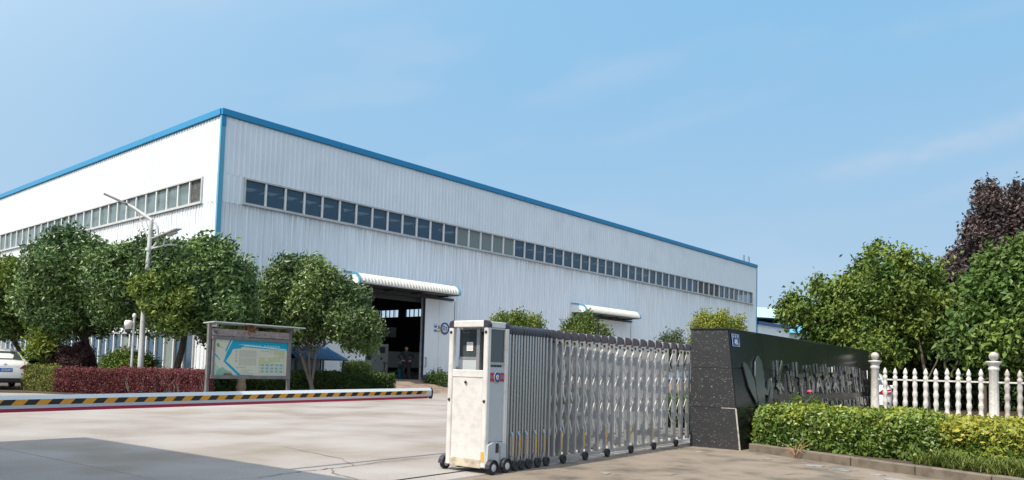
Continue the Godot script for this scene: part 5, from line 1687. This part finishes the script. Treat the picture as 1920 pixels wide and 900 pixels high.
# ---------------------------------------------------------------- lamp and camera pole
func make_lamp():
	var l := thing("solar_street_lamp", "tall grey solar street lamp with slanting arm and panel", "street lamp", Vector3(-12.38, 0, -25.80))
	var b := Mb.new()
	b.tube([Vector3(0, 0, 0), Vector3(0, 2.5, 0), Vector3(0.09, 5.95, 0)], [0.095, 0.085, 0.065], 12)
	part("pole", b.done(), M.pole, l)
	b = Mb.new()
	b.tube([Vector3(0.12, 5.93, 0), Vector3(-0.55, 6.36, 0), Vector3(-0.78, 6.47, 0)], [0.062, 0.056, 0.05], 8)
	part("arm", b.done(), M.pole, l)
	b = Mb.new()
	b.cbx(Vector3(-1.12, 6.62, 0), Vector3(0.84, 0.075, 0.30), 0.016, Basis(Vector3.BACK, -0.40))
	part("lamp_head", b.done(), M.frame_grey, l)
	b = Mb.new()
	b.tube([Vector3(0.05, 5.2, 0), Vector3(-0.40, 6.22, 0)], 0.016, 6)
	b.tube([Vector3(0.07, 5.5, 0), Vector3(-0.14, 6.06, 0)], 0.014, 6)
	part("stay", b.done(), M.pole, l)
	b = Mb.new()
	var pts := []
	for k in 9:
		var a := -PI / 2 + PI * k / 8.0
		pts.append(Vector3(0.09 + cos(a) * 0.26, 5.46 + sin(a) * 0.46, 0))
	b.tube(pts, 0.032, 7)
	part("curved_brace", b.done(), M.pole, l)
	b = Mb.new()
	b.tube([Vector3(0.06, 4.95, 0), Vector3(0.30, 5.02, 0), Vector3(0.62, 5.12, 0), Vector3(1.0, 5.13, 0)], [0.035, 0.032, 0.03, 0.022], 7)
	b.tube([Vector3(0.55, 5.08, 0), Vector3(0.58, 5.42, 0)], 0.035, 7)
	b.lathe([[0.1, 4.90], [0.1, 5.0]], 12, Vector3(0.05, 0, 0))
	part("panel_arm", b.done(), M.pole, l)
	var tilt := Basis(Vector3.BACK, 0.42) * Basis(Vector3.RIGHT, 0.18)
	b = Mb.new()
	b.cbx(Vector3.ZERO, Vector3(0.88, 0.045, 0.62), 0.006)
	var sp := part("solar_panel", b.done(), M.alu, l, Transform3D(tilt, Vector3(0.62, 5.50, 0)))
	box_part("cells", Vector3(0, 0.0245, 0), Vector3(0.84, 0.006, 0.58), M.solar, sp)
	box_part("battery_box", Vector3(0.18, -0.075, 0), Vector3(0.3, 0.09, 0.24), M.sill, sp)
	var c := thing("camera_pole", "slim pole carrying a white dome security camera beside the street lamp", "security camera", Vector3(-12.75, 0, -25.95))
	b = Mb.new()
	b.tube([Vector3(0, 0, 0), Vector3(0, 2.62, 0)], 0.045, 8)
	b.tube([Vector3(0, 2.45, 0), Vector3(-0.16, 2.52, 0.05)], 0.03, 6)
	part("pole", b.done(), M.alu, c)
	b = Mb.new()
	b.lathe([[0.0, 2.18], [0.07, 2.20], [0.105, 2.27], [0.11, 2.30], [0.13, 2.30], [0.135, 2.48], [0.10, 2.54], [0.0, 2.55]], 16, Vector3(-0.16, 0, 0.05))
	part("housing", b.done(), M.white, c)
	b = Mb.new()
	b.ball(Vector3(-0.16, 2.27, 0.05), Vector3(0.10, 0.10, 0.10), 14)
	part("dome", b.done(), M.car_glass, c)
	b = Mb.new()
	b.ball(Vector3(0.0, 2.70, 0), Vector3(0.07, 0.09, 0.07), 12)
	part("sensor", b.done(), M.white, c)

# ---------------------------------------------------------------- cars
func car(called: String, label: String, pos: Vector3, turn: float, paint_m: Material) -> Node3D:
	var o := thing(called, label, "car", pos, turn)
	# stations from the tail to the nose: z, half width, bottom, belt, top, half width of the top
	var s := [[2.36, 0.66, 0.44, 0.74, 0.88, 0.58], [2.31, 0.80, 0.34, 0.84, 0.985, 0.68], [2.15, 0.865, 0.29, 0.90, 1.045, 0.72], [1.72, 0.885, 0.27, 0.93, 1.085, 0.70], [1.35, 0.885, 0.25, 0.935, 1.27, 0.63], [0.98, 0.885, 0.24, 0.94, 1.415, 0.585], [0.4, 0.885, 0.24, 0.94, 1.485, 0.585], [-0.3, 0.885, 0.24, 0.93, 1.455, 0.575], [-0.8, 0.88, 0.24, 0.92, 1.22, 0.62], [-1.25, 0.87, 0.25, 0.90, 1.0, 0.68], [-1.9, 0.84, 0.27, 0.84, 0.90, 0.62], [-2.25, 0.74, 0.30, 0.70, 0.76, 0.5]]
	var ring := func(q: Array) -> Array:
		var w: float = q[1]
		var r := [Vector2(w * 0.86, q[2]), Vector2(w * 0.97, q[2] + 0.10), Vector2(w, 0.60 if q[3] > 0.72 else 0.5), Vector2(w * 0.985, q[3] - 0.06), Vector2(lerpf(w, q[5], 0.12), q[3]), Vector2(lerpf(q[5], w, 0.10), q[4] - 0.07), Vector2(q[5] * 0.86, q[4] - 0.012), Vector2(q[5] * 0.45, q[4] + 0.012)]
		var full := []
		for p in r:
			full.append(Vector3(p.x, p.y, q[0]))
		for i in range(r.size() - 1, -1, -1):
			full.append(Vector3(-r[i].x, r[i].y, q[0]))
		return full
	var b := Mb.new()
	var last: Array = []
	for q in s:
		var now: Array = ring.call(q)
		if last.size():
			for i in now.size():
				var j := (i + 1) % now.size()
				b.quad(last[i], now[i], now[j], last[j], 1 if i != 15 else -1)
		else:
			for i in range(1, now.size() - 1):
				b.tri(now[0], now[i], now[i + 1], 1)
		last = now
	for i in range(1, last.size() - 1):
		b.tri(last[0], last[i + 1], last[i])
	part("body", b.done(), paint_m, o)
	b = Mb.new()
	b.face([Vector3(-0.60, 1.10, 1.72), Vector3(0.60, 1.10, 1.72), Vector3(0.50, 1.405, 1.07), Vector3(-0.50, 1.405, 1.07)], Vector3(0, 0.8, 0))
	b.face([Vector3(-0.60, 1.07, -1.2), Vector3(0.60, 1.07, -1.2), Vector3(0.50, 1.43, -0.44), Vector3(-0.50, 1.43, -0.44)], Vector3(0, 0.8, 0))
	for x in [1, -1]:
		b.face([Vector3(0.872 * x, 0.965, 1.2), Vector3(0.872 * x, 0.965, -0.95), Vector3(0.645 * x, 1.37, -0.3), Vector3(0.645 * x, 1.38, 0.75)], Vector3(0, 0.8, 0))
	part("windows", b.done(), M.car_glass, o)
	b = Mb.new()
	b.cbx(Vector3(0, 0.385, 2.30), Vector3(1.34, 0.17, 0.14), 0.03)
	part("lower_bumper", b.done(), M.rubber, o)
	for x in [1, -1]:
		b = Mb.new()
		b.prism(PackedVector2Array([Vector2(0.42 * x, 0.80), Vector2(0.60 * x, 0.77), Vector2(0.80 * x, 0.79), Vector2(0.845 * x, 0.90), Vector2(0.80 * x, 0.945), Vector2(0.55 * x, 0.92)]), 2.12, 2.372)
		var tl := part("tail_light", b.done(), M.lamp_red, o)
		b = Mb.new()
		b.prism(PackedVector2Array([Vector2(0.60 * x, 0.85), Vector2(0.81 * x, 0.86), Vector2(0.825 * x, 0.90), Vector2(0.72 * x, 0.885)]), 2.2, 2.380)
		part("reversing_lamp", b.done(), M.lamp_clear, tl)
		b = Mb.new()
		b.prism(PackedVector2Array([Vector2(0.58 * x, 0.56), Vector2(0.76 * x, 0.54), Vector2(0.77 * x, 0.50), Vector2(0.62 * x, 0.495)]), 2.1, 2.362)
		part("fog_recess", b.done(), M.black, o)
		for z in [1.42, -1.42]:
			var wl := part("wheel", wheel_mesh(0.315, 0.21), M.rubber, o, Transform3D(Basis(Vector3.BACK, PI / 2 * -x), Vector3(0.775 * x, 0.315, z)))
			b = Mb.new()
			b.lathe([[0.0, 0.06], [0.20, 0.09], [0.21, 0.075], [0.21, 0.0]], 16)
			part("rim", b.done(), M.alu, wl)
		box_part("mirror", Vector3(0.96 * x, 1.0, -0.62), Vector3(0.18, 0.12, 0.10), paint_m, o, Transform3D(), 0.02)
	box_part("chrome_strip", Vector3(0, 0.845, 2.345), Vector3(0.86, 0.022, 0.03), M.chrome, o, Transform3D(), 0.004)
	box_part("number_plate", Vector3(0, 0.735, 2.36), Vector3(0.44, 0.14, 0.02), M.plate, o, Transform3D(), 0.003)
	var tm := TextMesh.new()
	tm.text = "·076X7"
	tm.font = font(true)
	tm.font_size = 32
	tm.pixel_size = 0.0034
	tm.depth = 0.004
	part("plate_characters", tm, M.white, o, Transform3D(Basis(), Vector3(0.03, 0.735, 2.372)))
	b = Mb.new()
	b.lathe([[0.030, 0.0], [0.045, 0.0], [0.045, 0.012], [0.030, 0.012], [0.030, 0.0]], 18, Vector3.ZERO, -1)
	b.bx(Vector3(0, 0.007, 0), Vector3(0.13, 0.012, 0.016))
	part("emblem", b.done(), M.chrome, o, Transform3D(Basis(Vector3.RIGHT, PI / 2 - 0.35), Vector3(0, 0.925, 2.338)))
	box_part("badge", Vector3(0.50, 0.70, 2.345), Vector3(0.13, 0.022, 0.01), M.steel_dark, o)
	return o

func make_cars():
	car("parked_car", "white saloon car parked at the left edge, seen from behind", Vector3(-19.36, 0, -28.98), 0.72, M.paint_white)
	car("parked_car", "white car with red tail light mostly hidden behind the ball-topped fence post and sign wall", Vector3(12.22, 0, -26.8), -0.42, M.paint_white)

# ---------------------------------------------------------------- small things
func make_small():
	var s := thing("stone_figure", "small cream and brown stone figure with dark head under the notice board", "statue", Vector3(-9.9, 0.03, -28.4))
	var b := Mb.new()
	b.lathe([[0.0, 0.0], [0.24, 0.0], [0.24, 0.08], [0.17, 0.12], [0.17, 0.2], [0.20, 0.28], [0.17, 0.40], [0.15, 0.50], [0.17, 0.56], [0.12, 0.66], [0.0, 0.68]], 14)
	part("body", b.done(), worn(lin(0.50, 0.36, 0.24), 0.8, M.blot, Vector3(4, 3, 4)), s)
	b = Mb.new()
	b.ball(Vector3(0, 0.76, 0), Vector3(0.13, 0.12, 0.13), 12)
	part("head", b.done(), M.steel_dark, s)
	box_part("plinth", Vector3(-0.1, 0.02, 0), Vector3(0.6, 0.06, 0.4), M.kerb, s, Transform3D(), 0.01)
	var h := thing("blue_roofed_shelter", "low shed with dark blue pitched roof behind the many-stemmed tree", "shed", Vector3(-8.6, 0.05, -33.6), FACTORY_TURN)
	b = Mb.new()
	var R := Transform3D(Basis(), Vector3.ZERO)
	b.face([Vector3(-1.5, 1.95, -0.1), Vector3(0.75, 1.95, -0.1), Vector3(1.15, 1.42, 0.95), Vector3(-1.5, 1.42, 0.95)], Vector3(0, 0, -0.5))
	b.face([Vector3(0.75, 1.95, -0.1), Vector3(1.15, 1.42, -1.1), Vector3(1.15, 1.42, 0.95)], Vector3(0, 0, -0.5))
	b.face([Vector3(-1.5, 1.95, -0.1), Vector3(0.75, 1.95, -0.1), Vector3(1.15, 1.42, -1.1), Vector3(-1.5, 1.42, -1.1)], Vector3(0, 0, -0.1))
	b.bx(Vector3(-0.17, 1.39, -0.08), Vector3(2.62, 0.05, 2.02))
	part("roof", b.done(), M.roof_blue, h)
	b = Mb.new()
	for i in 14:
		b.bx(Vector3(-1.4 + i * 0.165, 1.695, 0.43), Vector3(0.025, 0.03, 1.18), Basis(Vector3.RIGHT, 0.467))
	part("roof_ribs", b.done(), M.blue, h)
	for p in [[1.0, 0.8], [1.0, -0.9], [-1.4, 0.8]]:
		box_part("post", Vector3(p[0], 0.7, p[1]), Vector3(0.06, 1.38, 0.06), M.steel_dark, h)
	box_part("wall", Vector3(-0.85, 0.68, 0.0), Vector3(1.25, 1.36, 1.5), M.inner, h)

# ---------------------------------------------------------------- a person
func sdf_mesh(b: Mb, bones: Array, cell: float, blend: float):      # bones: [from, to, radius, radius]; surface nets over a smooth union of tapered capsules
	var lo := Vector3(1e9, 1e9, 1e9)
	var hi := -lo
	for q in bones:
		for k in 2:
			var rr: float = q[2 + k] + cell * 3
			lo = lo.min(q[k] - Vector3.ONE * rr)
			hi = hi.max(q[k] + Vector3.ONE * rr)
	var n := Vector3i(((hi - lo) / cell).ceil()) + Vector3i.ONE
	var f := PackedFloat32Array()
	f.resize(n.x * n.y * n.z)
	f.fill(1.0)
	for q in bones:
		var a: Vector3 = q[0]
		var e: Vector3 = q[1]
		var m := maxf(q[2], q[3]) + blend * 2.0 + cell * 2.0
		var i0 := Vector3i(((a.min(e) - Vector3.ONE * m - lo) / cell).floor()).clamp(Vector3i.ZERO, n - Vector3i.ONE)
		var i1 := Vector3i(((a.max(e) + Vector3.ONE * m - lo) / cell).ceil()).clamp(Vector3i.ZERO, n - Vector3i.ONE)
		var ab := e - a
		var l2 := maxf(ab.length_squared(), 1e-9)
		for z in range(i0.z, i1.z + 1):
			for y in range(i0.y, i1.y + 1):
				for x in range(i0.x, i1.x + 1):
					var p := lo + Vector3(x, y, z) * cell
					var t := clampf((p - a).dot(ab) / l2, 0.0, 1.0)
					var d := p.distance_to(a + ab * t) - lerpf(q[2], q[3], t)
					var id := x + n.x * (y + n.y * z)
					var o := f[id]
					var hh := maxf(blend - absf(o - d), 0.0) / blend
					f[id] = minf(o, d) - hh * hh * blend * 0.25
	var vid := {}
	var pos := PackedVector3Array()
	for z in n.z - 1:
		for y in n.y - 1:
			for x in n.x - 1:
				var id := x + n.x * (y + n.y * z)
				var c := [f[id], f[id + 1], f[id + n.x], f[id + n.x + 1], f[id + n.x * n.y], f[id + n.x * n.y + 1], f[id + n.x * n.y + n.x], f[id + n.x * n.y + n.x + 1]]
				var neg := 0
				for v in c:
					neg += 1 if v < 0 else 0
				if neg == 0 or neg == 8:
					continue
				var sum := Vector3.ZERO
				var cnt := 0
				for e in [[0, 1], [2, 3], [4, 5], [6, 7], [0, 2], [1, 3], [4, 6], [5, 7], [0, 4], [1, 5], [2, 6], [3, 7]]:
					if (c[e[0]] < 0) != (c[e[1]] < 0):
						var t: float = c[e[0]] / (c[e[0]] - c[e[1]])
						var pa := Vector3(e[0] & 1, (e[0] >> 1) & 1, e[0] >> 2)
						var pb := Vector3(e[1] & 1, (e[1] >> 1) & 1, e[1] >> 2)
						sum += pa.lerp(pb, t)
						cnt += 1
				vid[id] = pos.size()
				pos.append(lo + (Vector3(x, y, z) + sum / cnt) * cell)
	var step := [1, n.x, n.x * n.y]
	for id in vid:
		for ax in 3:
			var u: int = step[(ax + 1) % 3]
			var w: int = step[(ax + 2) % 3]
			var id2: int = id + step[ax]
			if id2 >= f.size() or (f[id] < 0) == (f[id2] < 0):
				continue
			if vid.has(id - u) and vid.has(id - w) and vid.has(id - u - w):
				var q := [pos[vid[id]], pos[vid[id - u]], pos[vid[id - u - w]], pos[vid[id - w]]]
				if f[id] < 0:
					b.quad(q[0], q[1], q[2], q[3], 5)
				else:
					b.quad(q[3], q[2], q[1], q[0], 5)

func make_person(at: Vector3, turn: float):
	var p := thing("person", "person in dark work clothes standing in the doorway, hands on hips", "person", at, turn)
	var bones := []
	var hands := []
	for s in [1.0, -1.0]:
		var hip := Vector3(0.10 * s, 0.90, 0)
		bones.append([hip, Vector3(0.13 * s, 0.48, 0.02), 0.088, 0.062])
		bones.append([Vector3(0.13 * s, 0.48, 0.02), Vector3(0.145 * s, 0.09, -0.01), 0.060, 0.042])
		bones.append([Vector3(0.145 * s, 0.05, -0.04), Vector3(0.17 * s, 0.04, 0.15), 0.045, 0.036])
		var sh := Vector3(0.19 * s, 1.42, -0.01)
		var el := Vector3(0.42 * s, 1.20, -0.05)
		var wr := Vector3(0.235 * s, 1.015, 0.05)
		bones.append([Vector3(0.05 * s, 1.45, 0), sh, 0.065, 0.066])
		bones.append([sh, el, 0.060, 0.047])
		bones.append([el, wr, 0.045, 0.031])
		var pm := Vector3(0.195 * s, 0.985, 0.085)
		hands.append([wr, pm, 0.028, 0.034])
		for k in 4:
			var k0 := pm + Vector3(-0.012 * s, -0.026 + k * 0.018, 0.015)
			var k1 := k0 + Vector3(-0.035 * s, -0.012, 0.022)
			hands.append([k0, k1, 0.010, 0.009])
			hands.append([k1, k1 + Vector3(-0.028 * s, -0.016, 0.002 + 0.003 * k), 0.009, 0.007])
		hands.append([wr + Vector3(-0.012 * s, 0.0, -0.02), wr + Vector3(-0.06 * s, 0.0, -0.03), 0.012, 0.009])
	bones.append([Vector3(-0.075, 0.95, 0), Vector3(0.075, 0.95, 0), 0.125, 0.125])
	bones.append([Vector3(0, 1.0, 0), Vector3(0, 1.18, 0.01), 0.135, 0.13])
	bones.append([Vector3(-0.08, 1.32, 0), Vector3(0.08, 1.32, 0), 0.125, 0.125])
	bones.append([Vector3(0, 1.45, -0.01), Vector3(0, 1.53, 0.01), 0.058, 0.052])
	var b := Mb.new()
	sdf_mesh(b, bones, 0.022, 0.05)
	part("body", b.done(), M.cloth_dark, p)
	b = Mb.new()
	sdf_mesh(b, hands, 0.006, 0.012)
	part("hands", b.done(), M.skin, p)
	b = Mb.new()
	sdf_mesh(b, [[Vector3(0, 1.50, 0.005), Vector3(0, 1.56, 0.02), 0.05, 0.05], [Vector3(0, 1.655, 0.0), Vector3(0, 1.66, 0.01), 0.086, 0.088], [Vector3(0, 1.57, 0.045), Vector3(0, 1.62, 0.05), 0.045, 0.055], [Vector3(0, 1.645, 0.095), Vector3(0, 1.605, 0.115), 0.010, 0.016], [Vector3(-0.086, 1.65, 0.0), Vector3(-0.09, 1.61, 0.0), 0.014, 0.012], [Vector3(0.086, 1.65, 0.0), Vector3(0.09, 1.61, 0.0), 0.014, 0.012]], 0.009, 0.02)
	part("head", b.done(), M.skin, p)
	b = Mb.new()
	for x in [-0.034, 0.034]:
		b.ball(Vector3(x, 1.645, 0.088), Vector3(0.013, 0.008, 0.010), 8)
	b.bx(Vector3(0, 1.572, 0.094), Vector3(0.045, 0.006, 0.01))
	part("eyes_and_mouth", b.done(), M.hair, p)
	b = Mb.new()
	sdf_mesh(b, [[Vector3(0, 1.69, -0.015), Vector3(0, 1.70, 0.02), 0.088, 0.080], [Vector3(0, 1.63, -0.05), Vector3(0, 1.68, -0.03), 0.065, 0.08]], 0.01, 0.02)
	part("hair", b.done(), M.hair, p)
